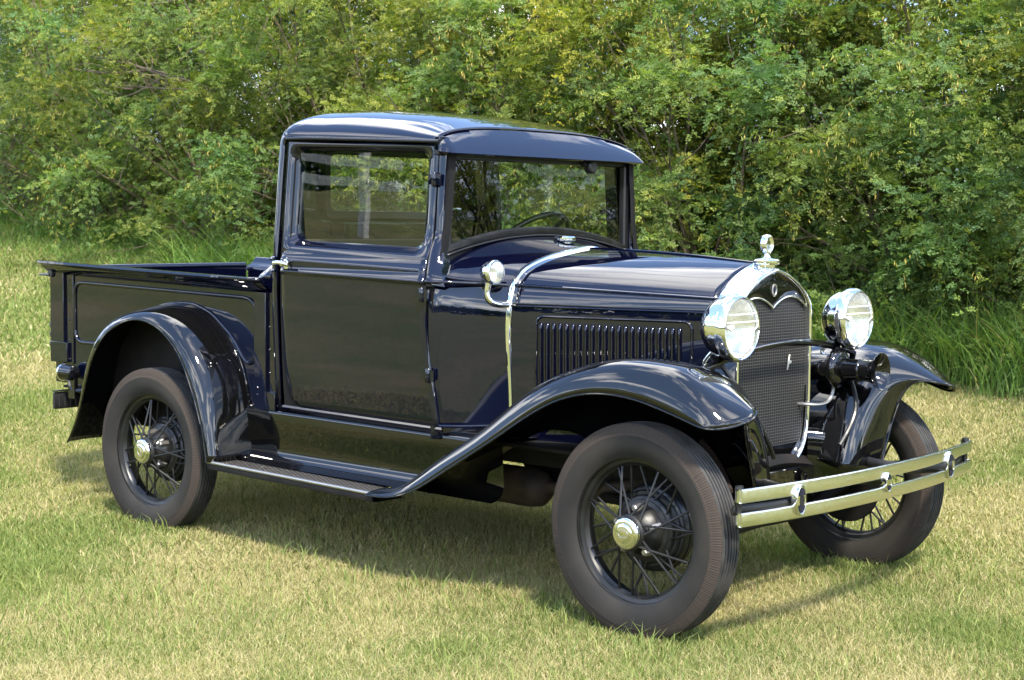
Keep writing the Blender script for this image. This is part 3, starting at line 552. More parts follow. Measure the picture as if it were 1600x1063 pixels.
# ---- cowl lamps
def cowl_lamp(s):
    c = (-0.845, -s*0.553, 1.176)
    b = part('cowl_lamp', MB().lathe([(-0.022, 0.0), (-0.020, 0.014), (-0.010, 0.030), (0.004, 0.040), (0.020, 0.044), (0.030, 0.046), (0.034, 0.0475), (0.042, 0.047), (0.047, 0.044), (0.047, 0.040)], c, 'x', 36), CHROME)
    part('lens', MB().lathe([(0.043, 0.0425), (0.052, 0.034), (0.057, 0.018), (0.058, 0.0)], (0, 0, 0), 'x', 30), LENS, b, loc=c)
    part('reflector', MB().lathe([(0.042, 0.0425), (0.02, 0.036), (0.0, 0.02), (-0.008, 0.0)], c, 'x', 26), REFLECTOR, b)
    part('lamp_arm', MB().tube([(-0.840, -s*0.553, 1.135), (-0.842, -s*0.556, 1.105), (-0.835, -s*0.552, 1.075), (-0.822, -s*0.525, 1.058), (-0.815, -s*0.49, 1.054), (-0.812, -s*0.47, 1.054)], [0.013, 0.011, 0.010, 0.010, 0.010, 0.011], 12, m=30), CHROME, b)
cowl_lamp(1); cowl_lamp(-1)
# ------------------------------------------------------------------ fenders
FL = [(-1.205, .333, -1.207, .347), (-1.06, .345, -1.078, .376), (-.945, .386, -.982, .437), (-.80, .468, -.842, .528), (-.64, .562, -.684, .622), (-.51, .640, -.560, .712), (-.40, .706, -.448, .790),
      (-.28, .765, -.318, .853), (-.156, .798, -.178, .896), (-.036, .804, -.042, .915), (.081, .790, .088, .910), (.185, .764, .205, .882)]
st = []
for xl, zl, xc, zc in FL:
    wv = np.clip((xc+0.66)/0.42, 0, 1); wv = wv*wv*(3-2*wv)
    yi = np.array([.62, .565, .53, .505, .49])*(1-wv)+np.array([.60, .485, .38, .30, .255])*wv
    dz = np.array([.002, .008, .015, .03, .05])*(1-wv)+np.array([.006, .042, .125, .26, .42])*wv
    st.append([(xl, .826, zl), (xl*.62+xc*.38-.004*0, .812, zl+(zc-zl)*.55), (xl*.2+xc*.8, .775, zl+(zc-zl)*.90), (xc, .71, zc)]+[(xc, y, max(zc-d, .30)) for y, d in zip(yi, dz)])
st.append([(.262, .826, .742), (.290, .812, .785), (.312, .775, .808), (.322, .70, .815), (.302, .60, .822), (.268, .50, .795), (.250, .43, .72), (.245, .37, .59), (.245, .335, .46)])
st.append([(.318, .822, .727), (.360, .800, .727), (.396, .755, .737), (.412, .69, .757), (.372, .615, .776), (.312, .562, .772), (.275, .525, .70), (.262, .475, .58), (.258, .43, .46)])
def lipbead(m, row, r): m.tube(row, r, 8, m=70)
for s in (1, -1):
    g = surf(np.array(st), 72, 40); g[..., 1] *= -s
    m = MB().grid(g, flip=s < 0); o = part('front_fender', m, BLACK, thick=0.004, ang=70)
    edge = np.array(st)[:, 0].tolist()+np.array(st)[-1, 1:].tolist(); e = MB(); e.tube([(x, -s*y, z) for x, y, z in edge], 0.0038, 8, m=120); part('fender_edge', e, BLACK, o)
RFL = [(-2.178, .350), (-2.209, .489), (-2.285, .671), (-2.371, .800), (-2.481, .883), (-2.617, .922), (-2.756, .906), (-2.895, .838), (-2.995, .718), (-3.062, .560), (-3.115, .44), (-3.188, .335)]
RFC = [(-2.142, .352), (-2.165, .489), (-2.215, .680), (-2.312, .832), (-2.449, .931), (-2.610, .964), (-2.765, .948), (-2.925, .888), (-3.055, .755), (-3.118, .575), (-3.165, .45), (-3.225, .335)]
RFI = [(-2.120, .352), (-2.136, .489), (-2.175, .690), (-2.268, .845), (-2.425, .958), (-2.605, .990), (-2.775, .968), (-2.945, .895), (-3.075, .760), (-3.135, .580), (-3.18, .45), (-3.235, .335)]
rst = []
for (xl, zl), (xc, zc), (xi, zi) in zip(RFL, RFC, RFI):
    rst.append([(xl, .812, zl), (xl*.66+xc*.34, .806, zl*.66+zc*.34), (xl*.25+xc*.75, .786, zl*.25+zc*.75), (xc, .748, zc), (xc*.5+xi*.5, .675, zc*.5+zi*.5+.002), (xi, .602, zi)])
for s in (1, -1):
    g = surf(np.array(rst), 64, 26); g[..., 1] *= -s
    o = part('rear_fender', MB().grid(g, flip=s < 0), BLACK, thick=0.004, ang=70)
    part('fender_edge', MB().tube([(x, -s*y, z) for x, y, z in np.array(rst)[:, 0]], 0.004, 8, m=100), BLACK, o)
    part('fender_welt', MB().tube([(x, -s*.603, z+.001) for x, z in RFI], 0.005, 8, m=80), BLACK, o)
    part('wheel_well', MB().grid(np.array([[(x, -s*.6035, zi+(0.42-zi)*k/3) for k in range(4)] for x, zi in RFI])), UNDER, o)
# ---- running boards and splash aprons
for s in (1, -1):
    zb = lambda x: 0.3445-0.0125*(x+2.0)/0.8
    xs_ = np.linspace(-2.19, -1.195, 12)
    prof = [(.60, -.004), (.64, 0), (.788, 0), (.797, -.003), (.800, -.010), (.798, -.026), (.785, -.030), (.62, -.030)]
    rb = part('running_board', MB().grid(np.array([[(x, -s*y, zb(x)+dz) for y, dz in prof] for x in xs_])), UNDER)
    part('board_mat', MB().grid(np.array([[(x, -s*y, zb(x)+dz) for y, dz in ((.615, .001), (.618, .005), (.782, .005), (.785, .001))] for x in xs_])), MATT, rb)
    part('board_trim', MB().tube([(x, -s*.795, zb(x)+.003) for x in xs_], 0.0075, 10), STEEL, rb)
    ap = [(.57, .578), (.600, .577), (.614, .572), (.621, .562), (.622, .548), (.619, .50), (.616, .45), (.613, .41), (.616, .384), (.630, .364), (.655, .353), (.68, .349)]
    za = lambda x, z: z*(1-0.012*(x+1.5))
    part('apron_shelf', MB().grid(np.array([[(x, -s*y, za(x, z)) for y, z in ((.22, .560), (.40, .566), (.572, .5765))] for x in np.linspace(-2.20, -0.70, 6)])), UNDER)
    part('splash_apron', MB().grid(np.array([[(x, -s*y, za(x, z)) for y, z in ap] for x in np.linspace(-2.20, -0.70, 16)])), BLACK, ang=60)
# ---- cargo bed
bed = MB()
for s in (1, -1):
    bed.grid(np.array([[(x, -s*.600, z) for z in np.linspace(.548, 1.045, 8)] for x in np.linspace(-3.60, -1.99, 16)]))
    bed.grid(np.array([[(x, -s*.588, z) for z in np.linspace(.548, 1.045, 3)] for x in (-3.60, -1.99)]))
bed.box((-2.795, 0, .592), (1.61, 1.17, .02))
bedo = part('cargo_bed', bed.xf(rake), NAVY)
for s in (1, -1):
    rp = [(.588, 1.040), (.590, 1.056), (.600, 1.062), (.622, 1.072), (.640, 1.085), (.650, 1.097), (.657, 1.105), (.668, 1.1075), (.680, 1.105), (.683, 1.096), (.678, 1.091), (.664, 1.090), (.655, 1.080), (.640, 1.066), (.618, 1.052), (.604, 1.042)]
    m = MB()
    xs_ = [-3.625, -3.58, -3.0, -2.4, -2.075, -2.045, -2.03]
    Ls = [[(x, -s*(y if x < -2.05 else .588+(y-.588)*(0.8 if x < -2.04 else 0.55)), z) for y, z in rp] for x in xs_]
    m.loops(Ls, cap0=True, cap1=True); part('bed_rail', m.xf(rake), NAVY, bedo, ang=55)
    # embossed panel bead, arching over the fender
    bdp = [(-3.24, .745), (-3.40, .742), (-3.432, .765), (-3.434, .98), (-3.425, 1.005), (-3.38, 1.015), (-2.6, 1.016), (-2.175, 1.016), (-2.125, 1.005), (-2.108, .975), (-2.112, .80), (-2.118, .755), (-2.150, .735), (-2.185, .752), (-2.265, .845), (-2.40, .935), (-2.52, .967), (-2.62, .968), (-2.76, .938)]
    Q = []
    for i, p in enumerate(bdp):
        Q.append(np.array((p[0], p[1])))
    Q = np.array(Q); dd = np.concatenate([[0], np.cumsum(np.linalg.norm(np.diff(Q, axis=0), axis=1))]); lin = np.stack([np.interp(np.linspace(0, dd[-1], 260), dd, Q[:, k]) for k in (0, 1)], 1)
    ker = np.ones(7)/7
    sm = np.stack([np.convolve(np.pad(lin[:, k], 3, mode='edge'), ker, 'valid') for k in (0, 1)], 1)
    part('panel_bead', MB().tube([(x, -s*.601, z) for x, z in sm], 0.009, 10, up=(0, 1, 0)).xf(rake), NAVY, bedo)
    pm = MB(); pm.box((-3.56, -s*.606, .85), (.11, .026, .42)); pm.box((-3.478, -s*.602, .85), (.075, .010, .42)); pm.box((-3.545, -s*.614, .69), (.14, .014, .09))
    for z in np.linspace(.66, 1.02, 5):
        pm.lathe([(0, .006), (.003, .0045), (.0045, 0)], (0, 0, 0), 'y', 8); v = pm.v[-24:]; pm.v[-24:] = [(x-3.47, -s*(.607+y), zz+z) for x, y, zz in v]
    part('corner_post', pm.xf(rake), NAVY, bedo, bevel=.003)
    pm = MB(); pm.box((-2.063, -s*.608, .80), (.075, .026, .49)); pm.box((-2.0, -s*.598, .80), (.05, .02, .49)); pm.box((-1.995, -s*.606, .60), (.07, .04, .075))
    for x, z in [(-2.013, z) for z in np.linspace(.62, 1.0, 5)]+[(-2.078, .62), (-2.078, .65)]:
        pm.lathe([(0, .006), (.003, .0045), (.0045, 0)], (0, 0, 0), 'y', 8); v = pm.v[-24:]; yy = .609 if x > -2.03 else .621; pm.v[-24:] = [(a+x, -s*(yy+y), zz+z) for a, y, zz in v]
    part('stake_pocket', pm.xf(rake), NAVY, bedo, bevel=.003)
tgm_ = MB().box((-3.618, 0, .86), (.02, 1.16, .40)); tgm_.tube([(-3.62, -.58, 1.066), (-3.62, .58, 1.066)], .016, 12)
tg = part('tailgate', tgm_.xf(rake), NAVY, bedo, bevel=.004)
for s in (1, -1):
    cm = MB().lathe([(-.014, 0), (-.014, .018), (.008, .018), (.008, 0)], (0, 0, 0), 'y', 14); cm.v = [(x-3.60, -s*(.622+y), z+1.047) for x, y, z in cm.v]
    cm.tube([(-3.60, -s*.628, 1.040), (-3.64, -s*.628, 1.039), (-3.69, -s*.628, 1.036)], [.008, .006, .004], 8)
    part('tailgate_latch', cm.xf(rake), BRASS, tg)
    ch = MB()
    for k in range(7):
        z = .83-.022*k; ch.tube([(-3.628+.004*math.cos(a), -s*.604+(.006*math.cos(a) if k % 2 else 0), z+.014*math.sin(a)) for a in np.linspace(0, 2*pi, 11)], .0035, 6, cap=False)
    part('tailgate_chain', ch.xf(rake), BRASS, tg)
fp = MB(); fp.box((-1.996, 0, .87), (.016, 1.18, .55)); fp.add([(x, y, z) for x in (-2.004, -1.988) for y, z in ((-.60, 1.10), (-.53, 1.172), (.53, 1.172), (.60, 1.10))], [(0, 1, 2, 3), (7, 6, 5, 4), (0, 4, 5, 1), (1, 5, 6, 2), (2, 6, 7, 3)])
fp.box((-2.012, 0, 1.166), (.035, 1.06, .012))
for s in (1, -1):
    fp.add([(-2.06, -s*.628, 1.104), (-1.985, -s*.628, 1.104), (-1.985, -s*.628, 1.118), (-1.985, -s*.575, 1.172), (-2.01, -s*.575, 1.172), (-2.06, -s*.62, 1.116)], [(0, 1, 2, 5), (5, 2, 3, 4)])
part('bed_front_panel', fp.xf(rake), NAVY, bedo, thick=.002)

# ---- tail lamp and number plate
tl = part('tail_lamp', MB().lathe([(-.06, 0), (-.058, .022), (-.05, .034), (-.02, .037), (.02, .038), (.03, .040), (.034, .038)], (0, 0, 0), 'x', 28).xf(lambda x, y, z: (-3.415-x*1.0, y-.655, z+.628)), BLACK)
part('lamp_ring', MB().lathe([(.030, .040), (.036, .0415), (.040, .040), (.040, .034)], (0, 0, 0), 'x', 28).xf(lambda x, y, z: (-3.415-x, y-.655, z+.628)), CHROME, tl)
RED, t_, b_ = mat('red_glass', (0.35, 0.01, 0.01), 0.1, coat=0.5)
part('lens', MB().lathe([(.036, .036), (.044, .022), (.046, 0)], (0, 0, 0), 'x', 24).xf(lambda x, y, z: (-3.415-x, y-.655, z+.628)), RED, tl)
part('lamp_bracket', MB().tube([(-3.40, -.655, .60), (-3.37, -.652, .55), (-3.33, -.64, .55), (-3.26, -.60, .56)], .014, 8, m=14).box((-3.375, -.655, .56), (.05, .02, .10)), BLACK, tl)
pl = MB().box((0, 0, 0), (.022, .255, .088)).xf(lambda x, y, z: (x-3.455, y-.655, z+.492)); 
pm = MB().loops([[(-3.468+dx, a-.555, b+.495) for a, b in rr(-.15+i, .15-i, -.040+i, .040-i, .008)] for dx, i in ((0, 0), (-.004, .002), (-.004, .008), (-.002, .010))], cap0=True, cap1=True)
pm.loops([[(-3.462+dx, a-.555, b+.495) for a, b in rr(-.15+i, .15-i, -.040+i, .040-i, .008)] for dx, i in ((-.006, 0), (.0, .0), (.003, .004))], cap1=True)
pm.box((-3.463, -.555, .541), (.022, .30, .006))
for q in np.linspace(-.12, .12, 9): pm.tube([(-3.4575, -.555+q, .465), (-3.4575, -.555+q, .525)], .004, 6)
npl = part('number_plate', pm, PLATE, tl)
# ---- wheels
def wheel_parts():
    hw = .0455
    tread = []
    edges = np.linspace(hw, -hw, 7)
    for i in range(6):
        a, b = edges[i], edges[i+1]; g = .0034
        crown = lambda q: .3605-.0025*(q/hw)**2
        tread += [(a-g, crown(a)-.001), (a-g-.0008, crown(a)), (b+g+.0008, crown(b)), (b+g, crown(b)-.001)]
        if i < 5: tread += [(b+g*.8, crown(b)-.009), (b-g*.8, crown(b)-.009)]
    outer = [(.044, .246), (.050, .256), (.0555, .267), (.0598, .283), (.0615, .300), (.0610, .3165), (.0600, .3175), (.0606, .319), (.0592, .3265), (.0580, .328), (.0578, .329), (.0552, .3395), (.0518, .3485), (.0480, .3545), (.0462, .3575)]
    prof = outer+tread+[(-a, r) for a, r in outer[::-1]]
    mi = [0]*len(prof)
    for i in range(len(prof)):
        a = min(i, len(prof)-2-i)
        if 7 <= a <= 13: mi[i] = 1
        elif a > 13: mi[i] = 2
    return prof, mi
WC = [(-0.0, -.711), (-2.629, -.711)]
def build_wheel():
    c = (0, 0, 0)
    rim_p = [(.044, .247), (.046, .252), (.047, .2585), (.0445, .260), (.041, .2565), (.0405, .248), (.0385, .243), (.031, .2405), (.028, .235), (.026, .228), (.018, .2235), (.012, .2165), (-.014, .2165), (-.02, .2235), (-.028, .228), (-.030, .2405), (-.040, .245), (-.042, .255), (-.046, .2585), (-.047, .252), (-.044, .246)]
    back = [(-.03, .243), (-.02, .236), (.02, .236), (.03, .243)]
    wm = MB().lathe([(-a, r) for a, r in rim_p], c, 'y', 96)
    # hub shell: cone with stepped rings between the two spoke circles
    wm.lathe([(-.074, .0), (-.074, .056), (-.070, .0605), (-.062, .0615), (-.058, .058), (-.045, .062), (-.035, .070), (-.020, .080), (-.010, .084), (.006, .086), (.010, .1), (.016, .104), (.024, .104)], c, 'y', 48)
    wh = bpy.data.objects.new('wheel', wm.mesh('wheel', SATIN)); COL.objects.link(wh); fixn(wh.data)
    prof, mi = wheel_parts()
    part('tyre', MB().lathe([(-a, r) for a, r in prof], c, 'y', 128, mis=mi), [RUBBER, SHOULDER, TREAD], wh, ang=30)
    part('hub_cap', MB().lathe([(-.070, .052), (-.078, .054), (-.086, .0545), (-.091, .052), (-.095, .046), (-.0965, .040), (-.0965, .034), (-.099, .031), (-.1008, .026), (-.1015, .018), (-.102, 0)], c, 'y', 40), CHROME, wh)
    lm = MB().tube([(.020*math.cos(a), -.1012, .0125*math.sin(a)) for a in np.linspace(0, 2*pi, 25)], .0014, 6, cap=False); part('cap_emblem', lm, STEEL, wh)
    part('brake_drum', MB().lathe([(.012, .0), (.012, .100), (.016, .112), (.022, .116), (.027, .116), (.028, .126), (.034, .132), (.040, .132), (.042, .140), (.048, .145), (.070, .146), (.074, .150), (.082, .150), (.084, .144), (.086, .0)], c, 'y', 56), SATIN, wh)
    nut = MB().lathe([(-.052, 0), (-.052, .008), (-.048, .0125), (-.032, .0135), (-.010, .015)], c, 'y', 6).mesh('lug_nut', STEEL); fixn(nut)
    for k in range(5):
        a = 2*pi*k/5+.3; n = bpy.data.objects.new('lug_nut', nut); COL.objects.link(n); n.parent = wh; n.location = (.078*math.cos(a), .004, .078*math.sin(a))
    def spoke(r0, y0, r1, y1, tw):
        p0 = (r0, y0, 0); p1 = (r1*math.cos(tw), y1, r1*math.sin(tw)); me = MB().tube([p0, p1], .0041, 8).mesh('spoke', SATIN); fixn(me); return me
    kinds = [spoke(.060, -.066, .219, -.016, .42), spoke(.060, -.066, .219, -.016, -.42), spoke(.104, .018, .219, .012, .30), spoke(.104, .018, .219, .012, -.30)]
    for j, (n, kk, ph) in enumerate(((8, 0, 0.0), (7, 1, .36), (8, 2, .2), (7, 3, .55))):
        for k in range(n):
            o = bpy.data.objects.new('spoke', kinds[kk]); COL.objects.link(o); o.parent = wh; o.rotation_euler = (0, 2*pi*k/n+ph, 0)
    part('valve_stem', MB().tube([(0, -.012, -.224), (0, -.022, -.205), (0, -.030, -.185)], [.005, .004, .0045], 8), RUBBER_BLACK, wh)
    return wh
w0 = build_wheel(); w0.parent = truck; w0.location = (0, -.711, .349)
w0.rotation_euler = (0, 0, rad(-1.2))
for x, y, z, ry, rz in ((-2.640, -.711, .349, 1.1, 0), (0, .711, .365, .5, pi-rad(1.2)), (-2.635, .711, .37, 2.2, pi)):
    c = w0.copy(); COL.objects.link(c); c.location = (x, y, z); c.rotation_euler = (0, ry, 0); c.rotation_euler = (Matrix.Rotation(rz, 3, 'Z') @ Matrix.Rotation(ry, 3, 'Y')).to_euler()
    for ch in w0.children:
        d = ch.copy(); COL.objects.link(d); d.parent = c
# ---- bumper
def bx_(y): return 0.508-0.076*(abs(y)/.81)**2.2
bu = None
for z in (.5225, .4475):
    m = MB(); Ls = []
    ysb = np.concatenate([[-.772, -.785], np.linspace(-.788, .811, 41), [.808, .796]])
    for i, y in enumerate(ysb):
        e = min(i, len(ysb)-1-i); x = bx_(y)-(.030 if e == 0 else .012 if e == 1 else 0)
        Ls.append([(x-.006, y, z-.0215), (x-.001, y, z-.0225), (x+.0025, y, z-.0213), (x+.0040, y, z-.0195), (x+.0044, y, z-.0175), (x+.0046, y, z), (x+.0044, y, z+.0175), (x+.0040, y, z+.0195), (x+.0025, y, z+.0213), (x-.001, y, z+.0225), (x-.006, y, z+.0215), (x-.005, y, z)])
    m.loops(Ls, cap0=True, cap1=True)
    if bu is None:
        bu = part('bumper', m, NICKEL, ang=50)
    else: part('bumper_bar', m, NICKEL, bu, ang=50)
for s in (1, -1): part('back_bar', MB().tube([(bx_(.79)-.03, -s*.79, .475), (.455, -s*.5, .475), (.40, -s*.36, .475)], .016, 8, m=12, sx=.35), SATIN, bu)
for y in (-.775, .797):
    part('end_bolt', MB().lathe([(-.066, 0), (-.066, .011), (-.056, .013), (-.05, .009), (.05, .009), (.058, .014), (.068, .0125), (.070, 0)], (bx_(y)-.018, y, .485), 'z', 12), SATIN, bu)
def clamp(y, sc_):
    x = bx_(y)+.004
    f = lambda a, b, c: (x+a, y+b*.54*sc_, .485+c*sc_)
    p = MB().lathe([(-.012, .050), (.006, .052), (.011, .050), (.012, .046), (.010, .042), (.010, 0.0)], (0, 0, 0), 'x', 32).xf(f)
    o = part('bumper_clamp', p, CHROME, bu)
    for sg in (1, -1):
        P = [(0.0125+.001, .040*math.cos(a), .040*math.sin(a)*sg) for a in np.linspace(.42, pi-.42, 15)]
        part('enamel_inlay', MB().add([f(*p) for p in P], [tuple(range(15))]).add([f(p[0]-.003, p[1], p[2]) for p in P], [tuple(range(15))]), DULL, o)
for y, k in ((-.523, 1.0), (0, .66), (.523, 1.0)): clamp(y, k)
for s in (1, -1): part('bumper_arm', MB().tube([(.495, -s*.523, .485), (.43, -s*.42, .48), (.35, -s*.37, .48), (.15, -s*.36, .50)], .020, 8, m=16, sx=.4), SATIN, bu)
# ---- chassis, axles, apron below the radiator
ch = MB()
for s in (1, -1): ch.box((-1.68, -s*.36, .50), (3.4, .06, .10))
for x in (-3.3, -2.4, -1.2): ch.box((x, 0, .50), (.07, .70, .08))
ch.box((-1.85, 0, .545), (3.5, 1.12, .012)); ch.box((-.45, 0, .43), (.80, .44, .24)); ch.box((-.6, .20, .60), (.7, .3, .3)); ch.box((-.4, 0, .78), (.6, .30, .5))
chs = part('chassis', ch, UNDER)
for s in (1, -1):
    cr_ = [(.045, .246, .607), (.10, .288, .600), (.16, .338, .576), (.215, .388, .530), (.262, .437, .465)]
    va = [[(x-.14, y-.01, z-.03) for x, y, z in cr_], [(x-.05, y-.004, z-.004) for x, y, z in cr_], cr_, [(x+.010, y-.008, z-.010) for x, y, z in cr_], [(x+.014, y-.012, z-.03) for x, y, z in cr_], [(x+.012, y-.014, min(z-.04, .40)) for x, y, z in cr_]]
    part('front_apron', MB().grid(surf(np.array(va)*np.array([1, -s, 1]), 24, 24)), BLACK, chs, ang=60)
part('front_crossmember', MB().box((.03, 0, .43), (.10, .70, .10)), BLACK, chs, bevel=.01)
part('crank_hole', MB().lathe([(.0, .020), (.006, .026), (.010, .026), (.010, .016), (.002, .014), (.002, 0)], (.085, .16, .44), 'x', 20), BLACK, chs)
ax = MB().tube([(0, -.66, .35), (0, -.56, .345), (0, -.40, .30), (0, 0, .285), (0, .40, .30), (0, .56, .345), (0, .66, .35)], .028, 10, m=40)
ax.tube([(.0, -.56, .36), (-.45, -.30, .35), (-1.1, -.02, .38)], .017, 8, m=12); ax.tube([(.0, .56, .36), (-.45, .30, .35), (-1.1, .02, .38)], .017, 8, m=12)
ax.tube([(.10, -.55, .32), (.10, .55, .32)], .014, 8)
part('front_axle', ax, UNDER, chs)
part('leaf_spring', MB().tube([(0.05, -.50, .40), (0.05, -.25, .47), (0.05, 0, .50), (0.05, .25, .47), (0.05, .50, .40)], .03, 4, m=24), UNDER, chs)
ra_ = MB().tube([(-2.64, -.66, .36), (-2.64, .66, .36)], .045, 14); ra_.lathe([(-.14, 0.03), (-.13, .09), (-.07, .14), (0, .155), (.07, .14), (.13, .09), (.14, .03)], (-2.64, 0, .36), 'y', 24)
ra_.tube([(-2.64, 0, .38), (-1.2, 0, .45)], .04, 10); ra_.tube([(-2.66, -.55, .38), (-2.68, 0, .52), (-2.66, .55, .38)], .03, 6, m=20)
part('rear_axle', ra_, UNDER, chs)
for s in (1, -1):
    part('fender_brace', MB().tube([(.09, -s*.40, .89), (.15, -s*.37, .80), (.20, -s*.335, .705), (.20, -s*.225, .560)], .0085, 8, m=16), SATIN, chs)
    part('brake_backing_plate', MB().lathe([(.09, .0), (.09, .15), (.082, .152), (.076, .148)], (0, 0, 0), 'y', 36).xf(lambda x, y, z, s=s: (x, -s*.711+s*y, z+.349)), UNDER, chs)
part('muffler', MB().lathe([(-.54, 0), (-.54, .055), (-.50, .072), (-.03, .076), (.02, .068), (.045, .045), (.06, 0.0)], (-.80, -.30, .345), 'x', 28), RUST, chs)
part('exhaust_pipe', MB().tube([(-.78, -.30, .35), (-.55, -.28, .37), (-.30, -.24, .44), (-.15, -.22, .56)], .024, 12, m=20), RUST, chs)
part('radius_rod', MB().tube([(.18, -.46, .47), (.12, -.40, .50), (.02, -.33, .56), (-.05, -.30, .60)], .010, 8, m=12), RUST, chs)
# ---- cab interior
seat = MB().box((-1.62, 0, .86), (.50, 1.16, .16)).box((-1.86, 0, 1.06), (.14, 1.16, .44), rot=Matrix.Rotation(rad(-8), 3, 'Y'))
part('seat', seat, CLOTH, bevel=.035)
part('cab_floor', MB().box((-1.48, 0, .62), (.86, 1.20, .02)).box((-1.06, 0, .90), (.02, 1.10, .58)).box((-1.075, 0, 1.19), (.05, 1.10, .16)), LINING)
swc = Vector((-1.425, .335, 1.245)); swn = Vector((-.70, 0, .714)); e1 = Vector((.714, 0, .70)); e2 = Vector((0, 1, 0))
swm = MB().tube([swc+e1*.215*math.cos(a)+e2*.215*math.sin(a) for a in np.linspace(0, 2*pi, 65)], .0125, 10, cap=False)
sw = part('steering_wheel', swm, RUBBER_BLACK)
spk = MB()
for a in (0.5, 2.09+.5, 4.19+.5): spk.tube([swc-swn*.03+e1*.02*math.cos(a)+e2*.02*math.sin(a), swc-swn*.01+e1*.12*math.cos(a)+e2*.12*math.sin(a), swc+e1*.212*math.cos(a)+e2*.212*math.sin(a)], [.016, .011, .012], 8, m=10)
part('wheel_spoke', spk, RUBBER_BLACK, sw); part('steering_column', MB().tube([swc-swn*.02, swc-swn*.75], .02, 10), SATIN, sw)
# ------------------------------------------------------------------ lawn surface
rng = np.random.default_rng(11)
def axis_pts(lo, hi, c0, c1, fine, coarse):
    a = list(np.arange(c0, c1+1e-6, fine)); x = c0
    st_ = fine
    while x > lo: st_ = min(st_*1.25, coarse); x -= st_; a.insert(0, x)
    x = c1; st_ = fine
    while x < hi: st_ = min(st_*1.25, coarse); x += st_; a.append(x)
    return np.array(a)
gx = axis_pts(-400, 300, -16, 6, .4, 40); gy = axis_pts(-400, 300, -10, 9, .4, 40)
X, Y = np.meshgrid(gx, gy, indexing='ij'); Z = ground(X, Y)
Gd = np.stack([X, Y, Z], 2)
lawn = obj('lawn', MB().grid(Gd, flip=True), LAWN, recalc=False); lawn['kind'] = 'structure'

def soup(name, V, nper, faces, tint, material, parent=None, smooth=True):
    """V (n, nper, 3) pieces sharing one face pattern; tint (n, 3) or (n, nper, 3)"""
    n = len(V); me = bpy.data.meshes.new(name)
    me.vertices.add(n*nper); me.vertices.foreach_set('co', np.ascontiguousarray(V, dtype=np.float32).ravel())
    fl = np.concatenate([np.asarray(f) for f in faces]); nl = len(fl); lens = np.array([len(f) for f in faces])
    L = (fl[None, :]+np.arange(n)[:, None]*nper).ravel().astype(np.int32)
    starts = (np.concatenate([[0], np.cumsum(lens)[:-1]])[None, :]+np.arange(n)[:, None]*nl).ravel().astype(np.int32)
    me.loops.add(n*nl); me.loops.foreach_set('vertex_index', L)
    me.polygons.add(n*len(faces)); me.polygons.foreach_set('loop_start', starts)
    if smooth: me.polygons.foreach_set('use_smooth', np.ones(n*len(faces), bool))
    me.update(calc_edges=True)
    ca = me.color_attributes.new('tint', 'FLOAT_COLOR', 'POINT')
    t = np.asarray(tint, np.float32)
    if t.ndim == 2: t = np.repeat(t[:, None, :], nper, 1)
    ca.data.foreach_set('color', np.concatenate([t, np.ones((*t.shape[:2], 1), np.float32)], 2).ravel())
    me.materials.append(material)
    o = bpy.data.objects.new(name, me); COL.objects.link(o)
    if parent: o.parent = parent
    return o
def vnoise(x, y, sc, seed):
    r = np.random.default_rng(seed); T = r.random((64, 64)); u, v = x/sc, y/sc
    i, j = np.floor(u).astype(int), np.floor(v).astype(int); fu, fv = u-i, v-j; fu = fu*fu*(3-2*fu); fv = fv*fv*(3-2*fv)
    g = lambda a, b: T[a % 64, b % 64]
    return (g(i, j)*(1-fu)+g(i+1, j)*fu)*(1-fv)+(g(i, j+1)*(1-fu)+g(i+1, j+1)*fu)*fv
def blades(x, y, h, wd, lean, tint, z=None, curve=0.6):
    n = len(x); z = ground(x, y) if z is None else z
    a = rng.uniform(0, 2*pi, n); d = np.stack([np.cos(a), np.sin(a)], 1); b = rng.uniform(0, 2*pi, n)
    sd = np.stack([np.cos(b), np.sin(b), np.zeros(n)], 1)*wd[:, None]/2
    base = np.stack([x, y, z-.004], 1)
    def at_(t, bend): return base+np.stack([d[:, 0]*lean*h*bend, d[:, 1]*lean*h*bend, h*t], 1)
    m1 = at_(.55, .30); tp = at_(1-.25*np.minimum(lean, 1.2)**2, 1.0)
    V = np.stack([base-sd, base+sd, m1+sd*.75, m1-sd*.75, tp], 1)
    tt = np.stack([tint*.9, tint*.9, tint, tint, tint*1.05], 1)
    return V, tt
BF = [(0, 1, 2, 3), (3, 2, 4)]
STRAW = np.array([[.42, .355, .185], [.45, .38, .20], [.37, .34, .145], [.33, .32, .125], [.47, .41, .235]])
GREEN = np.array([[.17, .22, .06], [.21, .255, .075], [.135, .19, .05], [.25, .28, .09]])
